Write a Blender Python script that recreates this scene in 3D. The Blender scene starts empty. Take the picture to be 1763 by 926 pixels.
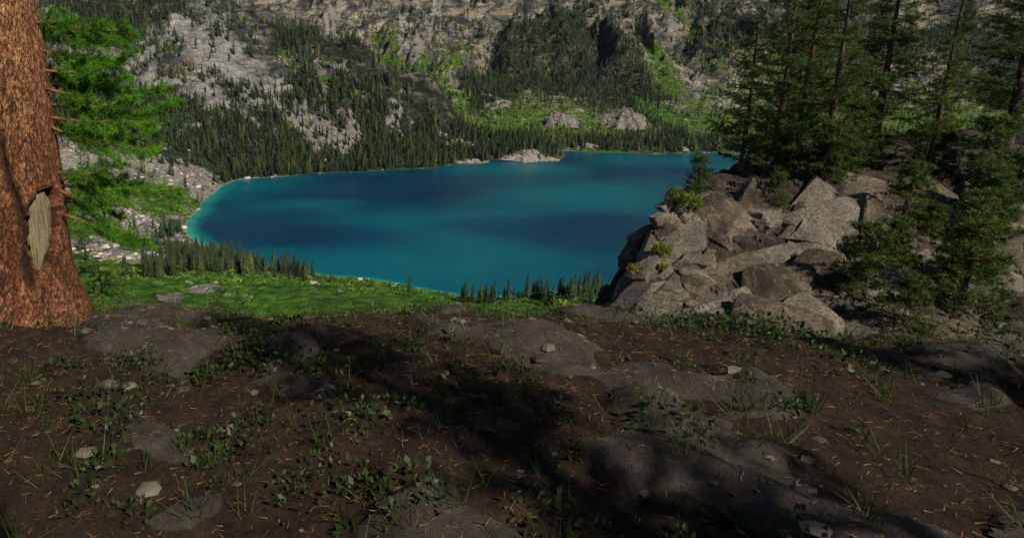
import bpy, math, random
import numpy as np
from mathutils import Vector

random.seed(4)
RNG = np.random.default_rng(11)
R = math.radians

# ------------------------------------------------------------------ camera, sky, sun, exposure
scene = bpy.context.scene
col = scene.collection
F = 1039.0                      # focal length in photograph pixels
PITCH = R(11.5)
cam_data = bpy.data.cameras.new('camera')
cam = bpy.data.objects.new('camera', cam_data)
col.objects.link(cam)
cam.location = (0, 0, 0)
cam.rotation_euler = (R(90) - PITCH, 0, 0)
cam_data.sensor_width = 36.0
cam_data.lens = 36.0 * F / 1763.0
cam_data.shift_x = (881.5 - 600) / 1763.0
cam_data.shift_y = -(463.0 - 252) / 1763.0
cam_data.clip_start = 0.05
cam_data.clip_end = 20000
scene.camera = cam

SUN_EL, SUN_AZ = R(44), R(42)   # azimuth of the sun from straight behind the camera (negative: to the left)
sx = math.sin(SUN_AZ) * math.cos(SUN_EL)
sy = -math.cos(SUN_AZ) * math.cos(SUN_EL)
sz = math.sin(SUN_EL)
world = bpy.data.worlds.new('World')
scene.world = world
world.use_nodes = True
wn = world.node_tree
sky = wn.nodes.new('ShaderNodeTexSky')
sky.sky_type = 'NISHITA'
sky.sun_disc = False
sky.sun_elevation = SUN_EL
sky.sun_rotation = math.atan2(sx, sy)
sky.altitude = 1700
wn.links.new(sky.outputs[0], wn.nodes['Background'].inputs[0])
wn.nodes['Background'].inputs[1].default_value = 0.05
sl = bpy.data.lights.new('sun', 'SUN')
sl.energy = 5.0
sl.angle = R(0.53)
sl.color = (1.0, 0.91, 0.77)
so = bpy.data.objects.new('sun', sl)
so.rotation_euler = Vector((sx, sy, sz)).to_track_quat('Z', 'Y').to_euler()
col.objects.link(so)
scene.view_settings.view_transform = 'Standard'
scene.view_settings.look = 'None'
scene.view_settings.exposure = 0.4
scene.view_settings.gamma = 1.0
scene.render.engine = 'CYCLES'
scene.cycles.use_denoising = True
scene.cycles.max_bounces = 6

LAKE = -150.0

# ------------------------------------------------------------------ numeric helpers
def ray(px, py):
    u = (px - 600) / F
    v = (252 - py) / F
    c, s = math.cos(PITCH), math.sin(PITCH)
    return np.array([u, c + v * s, -s + v * c])

def at(px, py, Y):
    d = ray(px, py)
    return d * (Y / d[1])

def on_lake(px, py):
    d = ray(px, py)
    return d * (LAKE / d[2])

def project(P):
    c, s = math.cos(PITCH), math.sin(PITCH)
    P = np.asarray(P)
    dep = P[..., 1] * c - P[..., 2] * s
    up = P[..., 1] * s + P[..., 2] * c
    return 600 + F * P[..., 0] / dep, 252 - F * up / dep, dep

def h2(i, j, seed):
    n = (i.astype(np.int64) * 374761393 + j.astype(np.int64) * 668265263 + seed * 1442695041) & 0xffffffff
    n = ((n ^ (n >> 13)) * 1274126177) & 0xffffffff
    n = (n ^ (n >> 16)) & 0xffffffff
    return n.astype(np.float64) / 4294967296.0

def perlin(x, y, seed=0):
    xi = np.floor(x); yi = np.floor(y)
    xf = x - xi; yf = y - yi
    u = xf * xf * xf * (xf * (xf * 6 - 15) + 10)
    v = yf * yf * yf * (yf * (yf * 6 - 15) + 10)
    def g(dx, dy):
        a = h2(xi + dx, yi + dy, seed) * 6.2831853
        return np.cos(a) * (xf - dx) + np.sin(a) * (yf - dy)
    a = g(0, 0); b = g(1, 0); c = g(0, 1); d = g(1, 1)
    return 1.4 * ((a + (b - a) * u) * (1 - v) + (c + (d - c) * u) * v)

def fbm(x, y, seed=0, octv=4, gain=0.5):
    s = 0; a = 1.0
    for k in range(octv):
        s = s + a * perlin(x, y, seed + k)
        x = x * 2.03 + 11.3; y = y * 2.03 - 5.1; a *= gain
    return s

def ridged(x, y, seed=0, octv=4, gain=0.55):
    s = 0; a = 1.0
    for k in range(octv):
        s = s + a * (1 - 2 * np.abs(perlin(x, y, seed + k)))
        x = x * 2.07 + 3.3; y = y * 2.07 - 8.1; a *= gain
    return s

def worley(x, y, seed=0, off=False):
    xi = np.floor(x); yi = np.floor(y)
    f1 = np.full(x.shape, 9.0); f2 = np.full(x.shape, 9.0); cid = np.zeros(x.shape); ox = np.zeros(x.shape); oy = np.zeros(x.shape)
    for dx in (-1, 0, 1):
        for dy in (-1, 0, 1):
            cx = xi + dx; cy = yi + dy
            px = cx + h2(cx, cy, seed); py = cy + h2(cx, cy, seed + 7)
            d = np.hypot(px - x, py - y)
            idv = h2(cx, cy, seed + 13)
            nearer = d < f1
            f2 = np.where(nearer, f1, np.minimum(f2, d))
            cid = np.where(nearer, idv, cid)
            if off: ox = np.where(nearer, x - px, ox); oy = np.where(nearer, y - py, oy)
            f1 = np.where(nearer, d, f1)
    if off: return f1, f2, cid, ox, oy
    return f1, f2, cid

def sstep(a, b, x):
    t = np.clip((x - a) / (b - a), 0, 1)
    return t * t * (3 - 2 * t)

# ------------------------------------------------------------------ mesh and material helpers
def mesh_np(name, V, T, smooth=True, tint=None, attrs=None):
    """V (n,3), T (m,3) or (m,4)"""
    V = np.asarray(V, dtype=np.float32); T = np.asarray(T, dtype=np.int32)
    k = T.shape[1]
    me = bpy.data.meshes.new(name)
    me.vertices.add(len(V)); me.vertices.foreach_set('co', V.ravel())
    me.loops.add(T.size); me.loops.foreach_set('vertex_index', T.ravel())
    me.polygons.add(len(T))
    me.polygons.foreach_set('loop_start', np.arange(0, T.size, k, dtype=np.int32))
    me.polygons.foreach_set('loop_total', np.full(len(T), k, dtype=np.int32))
    me.polygons.foreach_set('use_smooth', np.full(len(T), smooth, dtype=bool))
    me.update(calc_edges=True)
    allattr = dict(attrs or {})
    if tint is not None: allattr['tint'] = tint
    for an, av in allattr.items():
        a = me.attributes.new(an, 'FLOAT_COLOR', 'POINT')
        av = np.asarray(av, dtype=np.float32)
        if av.shape[1] == 3: av = np.concatenate([av, np.ones((len(av), 1), np.float32)], 1)
        a.data.foreach_set('color', av.ravel())
    return me

def link(name, me, mat=None, parent=None, loc=None):
    o = bpy.data.objects.new(name, me)
    col.objects.link(o)
    if me is not None and mat is not None and len(me.materials) == 0: me.materials.append(mat)
    if parent is not None: o.parent = parent
    if loc is not None: o.location = loc
    return o

def tag(o, label=None, cat=None, group=None, kind=None):
    if label: o['label'] = label
    if cat: o['category'] = cat
    if group: o['group'] = group
    if kind: o['kind'] = kind
    return o

class NT:
    def __init__(s, name):
        s.m = bpy.data.materials.new(name); s.m.use_nodes = True
        s.t = s.m.node_tree; s.n = s.t.nodes
        s.b = s.n['Principled BSDF']
        s.co = None
    def new(s, typ, **kw):
        n = s.n.new(typ)
        for k, v in kw.items(): setattr(n, k, v)
        return n
    def put(s, sock, v):
        if isinstance(v, bpy.types.NodeSocket): s.t.links.new(v, sock)
        elif isinstance(v, (tuple, list)) and len(v) == 3 and sock.type == 'RGBA': sock.default_value = (*v, 1)
        else: sock.default_value = v
    def coord(s, scale=(1, 1, 1), rot=(0, 0, 0)):
        if s.co is None: s.co = s.new('ShaderNodeTexCoord').outputs['Object']
        m = s.new('ShaderNodeMapping'); s.put(m.inputs[0], s.co)
        m.inputs['Scale'].default_value = scale; m.inputs['Rotation'].default_value = rot
        return m.outputs[0]
    def along(s, ang, stretch, zs=1.6):
        """coordinates stretched along a level direction"""
        a = s.new('ShaderNodeMapping'); s.coord(); s.put(a.inputs[0], s.co); a.inputs['Rotation'].default_value = (0, 0, ang)
        b = s.new('ShaderNodeMapping'); s.put(b.inputs[0], a.outputs[0]); b.inputs['Scale'].default_value = (stretch, 1, zs)
        return b.outputs[0]
    def noise(s, scale, detail=5, rough=0.6, vec=None, dist=0.0):
        n = s.new('ShaderNodeTexNoise')
        s.put(n.inputs['Vector'], vec if vec is not None else s.coord())
        n.inputs['Scale'].default_value = scale; n.inputs['Detail'].default_value = detail
        n.inputs['Roughness'].default_value = rough; n.inputs['Distortion'].default_value = dist
        return n.outputs[0]
    def voro(s, scale, feature='F1', vec=None, out=0):
        n = s.new('ShaderNodeTexVoronoi', feature=feature)
        s.put(n.inputs['Vector'], vec if vec is not None else s.coord())
        n.inputs['Scale'].default_value = scale
        return n.outputs[out]
    def ramp(s, fac, stops, interp='LINEAR'):
        n = s.new('ShaderNodeValToRGB'); s.put(n.inputs[0], fac)
        cr = n.color_ramp; cr.interpolation = interp
        while len(cr.elements) < len(stops): cr.elements.new(0.5)
        for e, (p, c) in zip(cr.elements, stops):
            e.position = p
            e.color = (*c, 1) if isinstance(c, tuple) else (c, c, c, 1)
        return n.outputs[0]
    def mix(s, fac, a, b, blend='MIX'):
        n = s.new('ShaderNodeMix', data_type='RGBA', blend_type=blend)
        s.put(n.inputs[0], fac); s.put(n.inputs[6], a); s.put(n.inputs[7], b)
        return n.outputs[2]
    def math(s, op, a, b=0.0, c=None, clamp=False):
        n = s.new('ShaderNodeMath', operation=op, use_clamp=clamp)
        s.put(n.inputs[0], a); s.put(n.inputs[1], b)
        if c is not None: s.put(n.inputs[2], c)
        return n.outputs[0]
    def attr(s, name):
        n = s.new('ShaderNodeAttribute'); n.attribute_name = name
        return n.outputs['Color'], n.outputs['Alpha']
    def sep(s, c):
        n = s.new('ShaderNodeSeparateColor'); s.put(n.inputs[0], c)
        return n.outputs
    def bump(s, h, strength=0.5, dist=0.1, normal=None):
        n = s.new('ShaderNodeBump'); s.put(n.inputs['Height'], h)
        n.inputs['Strength'].default_value = strength; n.inputs['Distance'].default_value = dist
        if normal is not None: s.put(n.inputs['Normal'], normal)
        return n.outputs[0]
    def done(s, color=None, rough=0.8, normal=None, spec=0.3):
        if color is not None: s.put(s.b.inputs['Base Color'], color)
        s.put(s.b.inputs['Roughness'], rough)
        s.b.inputs['Specular IOR Level'].default_value = spec
        if normal is not None: s.put(s.b.inputs['Normal'], normal)
        return s.m

# ------------------------------------------------------------------ materials
def mat_terrain():
    n = NT('mountain_ground')
    c, a = n.attr('cover')
    g, sc, sb = n.sep(c)[0], n.sep(c)[1], n.sep(c)[2]
    warm, _ = n.attr('warm')
    v1 = n.coord((1, 1, 1.6), (0.3, 0.2, 0.6))
    n1 = n.mix(n.sep(warm)[0], n.noise(0.05, 9, 0.72, n.along(0.56, 0.32), 0.5), n.noise(0.032, 9, 0.70, n.along(-0.75, 0.35), 0.6))
    n2 = n.noise(0.35, 6, 0.7)
    crk = n.voro(0.09, 'DISTANCE_TO_EDGE', n.coord((1, 0.6, 1.8), (0.2, 0.4, 0.7)))
    dark = n.ramp(n1, [(0.42, (0.022, 0.025, 0.034)), (0.49, (0.075, 0.076, 0.084)), (0.54, (0.24, 0.225, 0.20)), (0.64, (0.50, 0.47, 0.415))])
    warmc = n.ramp(n1, [(0.42, (0.030, 0.034, 0.042)), (0.49, (0.13, 0.122, 0.108)), (0.54, (0.30, 0.25, 0.165)), (0.64, (0.52, 0.445, 0.32))])
    rock = n.mix(n.sep(warm)[0], dark, warmc)
    rock = n.mix(n.math('MULTIPLY', n.ramp(n2, [(0.3, 1.0), (0.6, 0.0)]), 0.55), rock, (0.05, 0.05, 0.052))
    rock = n.mix(n.math('MULTIPLY', n.ramp(crk, [(0.0, 0.6), (0.05, 0.0)]), n.ramp(n2, [(0.45, 0.0), (0.6, 1.0)])), rock, (0.03, 0.03, 0.034))
    slab = n.ramp(n.noise(0.13, 9, 0.74, n.along(0.56, 0.22), 0.3), [(0.36, (0.085, 0.09, 0.105)), (0.47, (0.26, 0.255, 0.245)), (0.62, (0.43, 0.405, 0.36))])
    _, solid = n.attr('warm')
    rock = n.mix(n.math('MULTIPLY', n.math('SUBTRACT', 1.0, solid), 0.7), rock, n.mix(1.0, rock, (0.36, 0.33, 0.31), 'MULTIPLY'))  # dark bare rock; the shade of shadowed cliffs is painted in here too
    rock = n.mix(sb, rock, slab)
    s2 = n.voro(0.55, 'F1', None, 1)
    scree = n.mix(n.sep(s2)[0], (0.20, 0.18, 0.15), (0.43, 0.39, 0.325))
    scree = n.mix(n.ramp(n.voro(0.55, 'DISTANCE_TO_EDGE'), [(0.0, 0.8), (0.12, 0.0)]), scree, (0.09, 0.085, 0.078))
    out = n.mix(sc, rock, scree)
    gn = n.noise(0.13, 8, 0.72)
    grass = n.ramp(gn, [(0.36, (0.014, 0.036, 0.006)), (0.47, (0.040, 0.105, 0.009)), (0.58, (0.085, 0.20, 0.012)), (0.74, (0.17, 0.28, 0.022))])
    lush = n.ramp(gn, [(0.34, (0.022, 0.034, 0.010)), (0.5, (0.075, 0.10, 0.018)), (0.68, (0.18, 0.19, 0.04))])
    grass = n.mix(n.sep(warm)[1], grass, lush)
    gfac = n.math('ADD', g, n.math('MULTIPLY', n.math('SUBTRACT', n.noise(0.08, 8, 0.75), 0.5), 2.2))
    gfac = n.ramp(gfac, [(0.46, 0.0), (0.56, 1.0)])
    out = n.mix(gfac, out, grass)
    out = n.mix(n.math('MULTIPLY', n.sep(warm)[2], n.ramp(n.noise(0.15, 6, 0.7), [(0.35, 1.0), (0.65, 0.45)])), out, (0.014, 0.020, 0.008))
    hgt = n.math('ADD', n.math('MULTIPLY', n.noise(0.12, 9, 0.72, v1), 3.0), n.math('MULTIPLY', n.ramp(crk, [(0.0, 0.0), (0.08, 1.0)]), 0.7))
    hgt = n.math('ADD', hgt, n.math('MULTIPLY', n.noise(0.9, 5, 0.7), 0.5))
    hgt = n.math('ADD', hgt, n.math('MULTIPLY', n1, 5.0))
    return n.done(out, 0.9, n.bump(hgt, 1.0, 2.6), 0.15)

def mat_water():
    n = NT('glacial_water')
    c, a = n.attr('depth')
    d = n.sep(c)[0]
    cloud_tone = n.noise(0.0115, 2, 0.4, n.coord((0.55, 1.0, 1), (0, 0, 0.15)), 0.25)  # patches of cloud reflection and shadow painted into the water colour
    deep = n.ramp(cloud_tone, [(0.28, (0.000, 0.014, 0.038)), (0.42, (0.000, 0.028, 0.056)), (0.55, (0.000, 0.054, 0.080)), (0.70, (0.000, 0.078, 0.100))])
    shal = n.ramp(d, [(0.0, (0.14, 0.20, 0.13)), (0.12, (0.02, 0.19, 0.14)), (0.4, (0.002, 0.13, 0.125)), (1.0, (0.0, 0.08, 0.10))])
    sf = n.ramp(n.math('ADD', d, n.math('MULTIPLY', n.math('SUBTRACT', n.noise(0.04, 6, 0.65), 0.5), 1.1)), [(0.15, 1.0), (0.85, 0.0)])
    out = n.mix(sf, deep, shal)
    w = n.math('ADD', n.noise(0.9, 3, 0.6, n.coord((0.5, 1.0, 1))), n.math('MULTIPLY', n.noise(0.22, 2, 0.5, n.coord((0.4, 1, 1))), 2.0))
    rg = n.ramp(n.noise(0.010, 3, 0.6, n.coord((0.7, 1.3, 1))), [(0.4, 0.10), (0.6, 0.26)])
    m = n.done(out, rg, n.bump(w, 0.45, 0.35), 0.22)
    n.b.inputs['IOR'].default_value = 1.33
    return m

def mat_foliage(name, spec=0.25, trans=0.0):
    n = NT(name)
    c, a = n.attr('tint')
    if trans:
        n.done(c, 0.55, None, spec)
        tr = n.new('ShaderNodeBsdfTranslucent'); n.put(tr.inputs[0], n.mix(1.0, c, (1.5, 1.6, 0.7), 'MULTIPLY'))
        ms = n.new('ShaderNodeMixShader'); ms.inputs[0].default_value = trans
        out = n.n['Material Output']
        n.t.links.new(n.b.outputs[0], ms.inputs[1]); n.t.links.new(tr.outputs[0], ms.inputs[2])
        n.t.links.new(ms.outputs[0], out.inputs[0])
        return n.m
    return n.done(c, 0.7, None, spec)

def mat_bark():
    n = NT('red_scaly_bark')
    c, a = n.attr('tint')
    s = n.sep(c)
    v = n.coord((1, 1, 0.45))
    n1 = n.noise(38, 6, 0.7, v, 0.4)
    n2 = n.noise(5, 4, 0.6)
    hi = n.ramp(n1, [(0.36, (0.085, 0.032, 0.013)), (0.5, (0.27, 0.118, 0.048)), (0.64, (0.45, 0.24, 0.112))])
    red = n.ramp(n1, [(0.36, (0.026, 0.008, 0.004)), (0.5, (0.115, 0.034, 0.013)), (0.66, (0.25, 0.085, 0.034))])
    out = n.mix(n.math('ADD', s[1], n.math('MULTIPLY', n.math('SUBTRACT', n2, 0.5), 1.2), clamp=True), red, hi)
    out = n.mix(n.math('MULTIPLY', s[2], 0.4), out, (0.40, 0.20, 0.09))
    vv = n.new('ShaderNodeVectorMath', operation='ADD'); n.put(vv.inputs[0], n.coord((1.15, 1.15, 0.36)))
    wob = n.new('ShaderNodeVectorMath', operation='SCALE'); wn_ = n.new('ShaderNodeTexNoise'); n.put(wn_.inputs['Vector'], n.coord()); wn_.inputs['Scale'].default_value = 22
    n.put(wob.inputs[0], wn_.outputs['Color']); wob.inputs['Scale'].default_value = 0.035; n.put(vv.inputs[1], wob.outputs[0])
    fl = n.voro(42, 'DISTANCE_TO_EDGE', vv.outputs[0]); fid = n.sep(n.voro(42, 'F1', vv.outputs[0], 1))[0]
    out = n.mix(n.ramp(fid, [(0.0, 0.55), (0.5, 0.0)]), out, n.mix(1.0, out, (0.45, 0.38, 0.34), 'MULTIPLY'))
    gap = n.ramp(fl, [(0.0, 0.75), (0.08, 0.0)])
    out = n.mix(gap, out, (0.024, 0.010, 0.006))
    out = n.mix(s[0], (0.022, 0.010, 0.006), out)
    hh = n.math('ADD', n.math('MULTIPLY', n.noise(110, 4, 0.7, v), 0.4), n.math('SUBTRACT', n.math('MULTIPLY', fid, 0.8), gap))
    return n.done(out, 0.85, n.bump(hh, 0.9, 0.012), 0.2)

def mat_scar():
    n = NT('weathered_grey_wood')
    v = n.coord((1, 1, 0.06), (0, 0.08, 0))
    n1 = n.noise(70, 6, 0.7, v, 0.3)
    out = n.ramp(n1, [(0.3, (0.035, 0.026, 0.015)), (0.46, (0.13, 0.105, 0.060)), (0.70, (0.26, 0.22, 0.135))])
    return n.done(out, 0.8, n.bump(n1, 0.8, 0.012), 0.2)

def mat_wood(name='twig_bark', c1=(0.05, 0.02, 0.01), c2=(0.17, 0.075, 0.035)):
    n = NT(name)
    return n.done(n.ramp(n.noise(14, 4), [(0.35, c1), (0.65, c2)]), 0.85, None, 0.2)

def mat_crag():
    n = NT('lichened_granite')
    n.co = n.new('ShaderNodeNewGeometry').outputs['Position']
    c, a = n.attr('tint')
    s = n.sep(c)
    n1 = n.noise(1.1, 7, 0.7, None, 0.5)
    n2 = n.noise(16, 5, 0.75)
    base = n.ramp(n1, [(0.38, (0.026, 0.020, 0.014)), (0.50, (0.076, 0.060, 0.044)), (0.64, (0.175, 0.142, 0.106))])
    base = n.mix(n.math('MULTIPLY', s[1], 0.7), base, (0.34, 0.31, 0.265))
    base = n.mix(n.ramp(n2, [(0.38, 0.9), (0.56, 0.0)]), base, (0.026, 0.021, 0.015))
    li = n.ramp(n.noise(5.5, 6, 0.75), [(0.56, 0.0), (0.66, 0.65)])
    base = n.mix(li, base, (0.20, 0.185, 0.075))
    base = n.mix(n.ramp(n.noise(3.1, 6, 0.8), [(0.60, 0.0), (0.70, 0.6)]), base, (0.36, 0.20, 0.11))
    base = n.mix(s[0], (0.018, 0.014, 0.011), base)
    return n.done(base, 0.9, n.bump(n.math('ADD', n2, n.math('MULTIPLY', n.noise(60, 4, 0.7), 0.4)), 0.8, 0.05), 0.2)

def mat_ledge():
    n = NT('ledge_soil')
    c, a = n.attr('tint')
    s = n.sep(c)
    n1 = n.noise(9, 8, 0.75)
    soil = n.ramp(n1, [(0.35, (0.010, 0.007, 0.005)), (0.55, (0.036, 0.023, 0.014)), (0.75, (0.085, 0.055, 0.032))])
    rock = n.ramp(n.noise(6, 8, 0.75, None, 0.4), [(0.35, (0.035, 0.030, 0.026)), (0.55, (0.066, 0.058, 0.047)), (0.72, (0.13, 0.115, 0.094))])
    out = n.mix(n.ramp(n.math('ADD', s[0], n.math('MULTIPLY', n.math('SUBTRACT', n.noise(7, 8, 0.8), 0.5), 0.9)), [(0.50, 0.0), (0.62, 1.0)]), soil, rock)
    out = n.mix(n.math('MULTIPLY', n.ramp(n.noise(70, 4, 0.8), [(0.55, 0.0), (0.7, 1.0)]), 0.5), out, (0.14, 0.075, 0.035))
    return n.done(out, 0.95, n.bump(n.math('ADD', n1, n.noise(60, 5, 0.8)), 0.9, 0.04), 0.15)

def mat_outcrop(name='pale_granite', k=1.0):
    n = NT(name)
    n1 = n.noise(0.16, 8, 0.7, n.coord((1, 1, 2.2), (0.1, 0.5, 0.2)), 0.5)
    out = n.ramp(n1, [(0.32, (0.07 * k, 0.062 * k, 0.055 * k)), (0.48, (0.27 * k, 0.24 * k, 0.205 * k)), (0.68, (0.50 * k, 0.455 * k, 0.39 * k))])
    crk = n.ramp(n.voro(0.22, 'DISTANCE_TO_EDGE', n.coord((1, 1, 2.5), (0.2, 0.5, 0.3))), [(0.0, 0.8), (0.05, 0.0)])
    out = n.mix(crk, out, (0.03, 0.028, 0.026))
    return n.done(out, 0.9, n.bump(n1, 1.0, 1.5), 0.15)

M = dict(terrain=mat_terrain(), water=mat_water(), forest=mat_foliage('conifer_foliage'), needles=mat_foliage('soft_needles', 0.3, 0.35),
         leaves=mat_foliage('shrub_leaves', 0.3, 0.25), bark=mat_bark(), scar=mat_scar(), twig=mat_wood(), trunkwood=mat_wood('conifer_bark', (0.03, 0.02, 0.014), (0.10, 0.07, 0.05)),
         crag=mat_crag(), ledge=mat_ledge(), outcrop=mat_outcrop('pale_granite', 0.62), darkrock=mat_outcrop('dark_granite', 0.5), tintrock=mat_foliage('talus_granite', 0.15))

# ------------------------------------------------------------------ the lake outline and the land's height
shore_px = [(3200, 262), (1763, 264), (1500, 262), (1330, 266), (1200, 264), (1130, 266), (1060, 263), (1010, 263), (982, 260), (962, 261), (974, 268),
            (966, 274), (945, 278), (915, 278), (880, 276), (850, 276), (832, 281), (792, 281), (770, 286), (745, 290),
            (700, 292), (650, 294), (625, 297), (590, 297), (550, 299), (505, 303), (470, 306), (440, 307), (405, 311),
            (385, 319), (372, 330), (352, 345), (342, 362), (328, 374), (318, 390), (321, 404), (338, 418),
            (372, 430), (410, 441), (470, 458), (560, 474), (640, 480), (690, 489), (735, 499), (790, 508), (880, 512),
            (960, 503), (1030, 492), (1120, 486), (1300, 470), (1500, 455), (1763, 440), (3200, 400)]
POLY = np.array([on_lake(*p)[:2] for p in shore_px])

def shore_dist(x, y):
    """signed distance to the lake outline: positive on land"""
    best = np.full(x.shape, 1e12); inside = np.zeros(x.shape, bool)
    n = len(POLY)
    for i in range(n):
        ax, ay = POLY[i]; bx, by = POLY[(i + 1) % n]
        dx, dy = bx - ax, by - ay
        t = np.clip(((x - ax) * dx + (y - ay) * dy) / (dx * dx + dy * dy), 0, 1)
        best = np.minimum(best, (x - ax - t * dx) ** 2 + (y - ay - t * dy) ** 2)
        cr = ((ay > y) != (by > y)) & (x < (bx - ax) * (y - ay) / ((by - ay) + 1e-9) + ax)
        inside ^= cr
    d = np.sqrt(best)
    return np.where(inside, -d, d)

ctrl = [  # photo pixel and distance
    # head of the lake, left
    (120, 260, 560), (230, 292, 530), (60, 330, 470), (200, 360, 440), (300, 345, 470), (200, 450, 335), (60, 450, 320), (300, 470, 305),
    (500, 490, 298), (600, 495, 296), (700, 498, 304), (950, 500, 316), (-200, 300, 480), (-300, 420, 330),
    # left hillside
    (480, 70, 900), (540, 84, 865), (600, 106, 835), (650, 138, 800), (700, 160, 785), (740, 160, 770), (770, 180, 775), (792, 222, 800),
    (365, 36, 950), (250, -20, 990), (100, -60, 1020), (-100, -130, 1040), (-300, -160, 1050),
    (150, 130, 740), (300, 120, 760), (420, 130, 750), (540, 150, 745), (640, 190, 710), (300, 220, 640), (450, 230, 650), (560, 235, 670), (150, 210, 640),
    (0, 150, 700), (-200, 150, 700), (700, 230, 700), (760, 250, 690), (-50, 230, 600),
    (850, 240, 705), (930, 250, 715), (800, 222, 760),
    # far mountain
    (900, 230, 790), (1000, 234, 780), (1100, 236, 770), (1200, 238, 765), (1500, 240, 760), (1763, 240, 760), (2200, 240, 760),
    (800, 190, 900), (900, 192, 880), (1000, 196, 860), (1070, 205, 850), (1200, 195, 870), (1500, 190, 900), (1763, 190, 900), (2200, 190, 900),
    (740, 130, 1060), (800, 120, 1100), (880, 125, 1085), (950, 120, 1080), (1110, 120, 1050), (1200, 120, 1040), (1500, 110, 1060), (1763, 100, 1080), (2200, 90, 1080),
    (700, 90, 1180), (800, 50, 1330), (950, 40, 1300), (1100, 40, 1240), (1200, 30, 1260), (1500, 30, 1250), (1763, 20, 1250), (2200, 0, 1250),
    (600, 34, 1450), (700, 0, 1550), (900, -30, 1550), (1200, -60, 1500), (1500, -60, 1500), (1763, -60, 1500),
    (520, 9, 1700), (450, 14, 1850), (400, 18, 2100), (600, -80, 2000), (900, -150, 2000), (1300, -180, 1900), (1763, -200, 1900), (2200, -200, 1900),
    (400, -14, 3400), (600, -120, 3200), (300, -60, 3400)]
CP = [at(*c) for c in ctrl]
for xx in (-40, -15, 0, 15, 40, 80):
    CP += [np.array(p, float) for p in ((xx, 10, -24), (xx, 60, -58), (xx, 150, -100), (xx, 230, -122))]
CP += [np.array(p, float) for p in ((-140, 100, -60), (-200, 200, -95), (150, 150, -110), (260, 200, -135), (0, -150, 60), (150, -100, 40),
       (10, 950, -122), (60, 920, -126), (120, 920, -124), (-60, 1020, -105), (-160, 1120, -85), (-260, 1220, -55), (-420, 1400, 0), (300, 300, -149), (600, 350, -149))]
CP = np.array(CP)
S = 500.0
def tps(d2):
    return np.where(d2 > 1e-12, d2 * np.log(np.maximum(d2, 1e-12)), 0)
_n = len(CP)
X = CP[:, :2] / S
K = tps(((X[:, None] - X[None]) ** 2).sum(-1)) + np.eye(_n) * 2e-4
A = np.zeros((_n + 3, _n + 3)); A[:_n, :_n] = K; A[:_n, _n] = 1; A[:_n, _n + 1:] = X; A[_n, :_n] = 1; A[_n + 1:, :_n] = X.T
Wt = np.linalg.solve(A, np.concatenate([CP[:, 2], np.zeros(3)]))
def base_h(x, y):
    x = x / S; y = y / S
    out = Wt[_n] + Wt[_n + 1] * x + Wt[_n + 2] * y
    for i in range(_n):
        out = out + Wt[i] * tps((x - X[i, 0]) ** 2 + (y - X[i, 1]) ** 2)
    return out

CREST = np.array([at(*c)[:2] for c in ((250, -60, 990), (365, -4, 950), (480, 30, 900), (540, 42, 865), (600, 62, 835), (650, 108, 800), (700, 141, 785), (742, 148, 772), (772, 172, 775), (792, 205, 800))])
def crest_dist(x, y):
    best = np.full(x.shape, 1e12)
    for (ax, ay), (bx, by) in zip(CREST[:-1], CREST[1:]):
        dx, dy = bx - ax, by - ay
        t = np.clip(((x - ax) * dx + (y - ay) * dy) / (dx * dx + dy * dy), 0, 1)
        best = np.minimum(best, (x - ax - t * dx) ** 2 + (y - ay - t * dy) ** 2)
    return np.sqrt(best)
def height(x, y, detail=True):
    x = np.asarray(x, float); y = np.asarray(y, float)
    s = shore_dist(x, y)
    b = np.maximum(base_h(x, y), LAKE + 1.2)
    rel = sstep(4, 90, b - LAKE)
    b = b + 16 * np.exp(-crest_dist(x, y) / 42.0) * rel
    far = sstep(850, 1100, y)
    if detail:
        # ribs and gullies that run down the fall line
        wx = x + 40 * fbm(x / 160, y / 160, 5, 2); wy = y + 40 * fbm(x / 160 + 9, y / 160, 6, 2)
        rib = ridged((wx * 0.8 - wy * 0.5) / 120, (wx * 0.5 + wy * 0.8) / 260, 21, 4)
        b = b + rel * (rib - 0.4) * (12 + 30 * far)
        strata = ridged((wx * 0.62 + wy * 0.78) / 34, (wx * 0.78 - wy * 0.62) / 150, 24, 3)
        b = b + rel * (strata - 0.3) * (4.5 + 3 * far)
        b = b + rel * fbm(x / 45, y / 45, 33, 3) * (3.0 + 2.5 * far)
        f1, f2, cid = worley(wx / 38, wy / 38, 3)
        b = b + rel * (cid - 0.5) * 9 * sstep(0.0, 0.25, f2 - f1)
        f1, f2, cid = worley(wx / 13, wy / 13, 4)
        b = b + rel * (cid - 0.5) * 4.0 * sstep(0.0, 0.2, f2 - f1)
        b = b + (0.25 + 0.75 * rel) * fbm(x / 9, y / 9, 44, 3) * 1.3
    land = LAKE + sstep(-2, 55, s) * np.maximum(b - LAKE, 0.4) + 0.10 * np.clip(s, 0, 12)
    if detail: land = land + 0.5 * fbm(x / 7, y / 7, 70, 2) * sstep(0, 6, s)
    bed = LAKE - 0.22 * np.clip(-s, 0, 120) - 0.1
    return np.where(s > 0, land, bed)

def hit(px, py, lo=190.0, hi=2600.0):
    """where the line of sight through a photo pixel meets the land"""
    d = ray(px, py)
    Y = np.concatenate([np.arange(lo, 1000, 2.0), np.arange(1000, hi, 6.0)])
    P = d[None] * (Y / d[1])[:, None]
    k = np.nonzero(P[:, 2] <= np.maximum(height(P[:, 0], P[:, 1]), LAKE))[0]
    return P[k[0]] if len(k) else P[-1]

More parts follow.
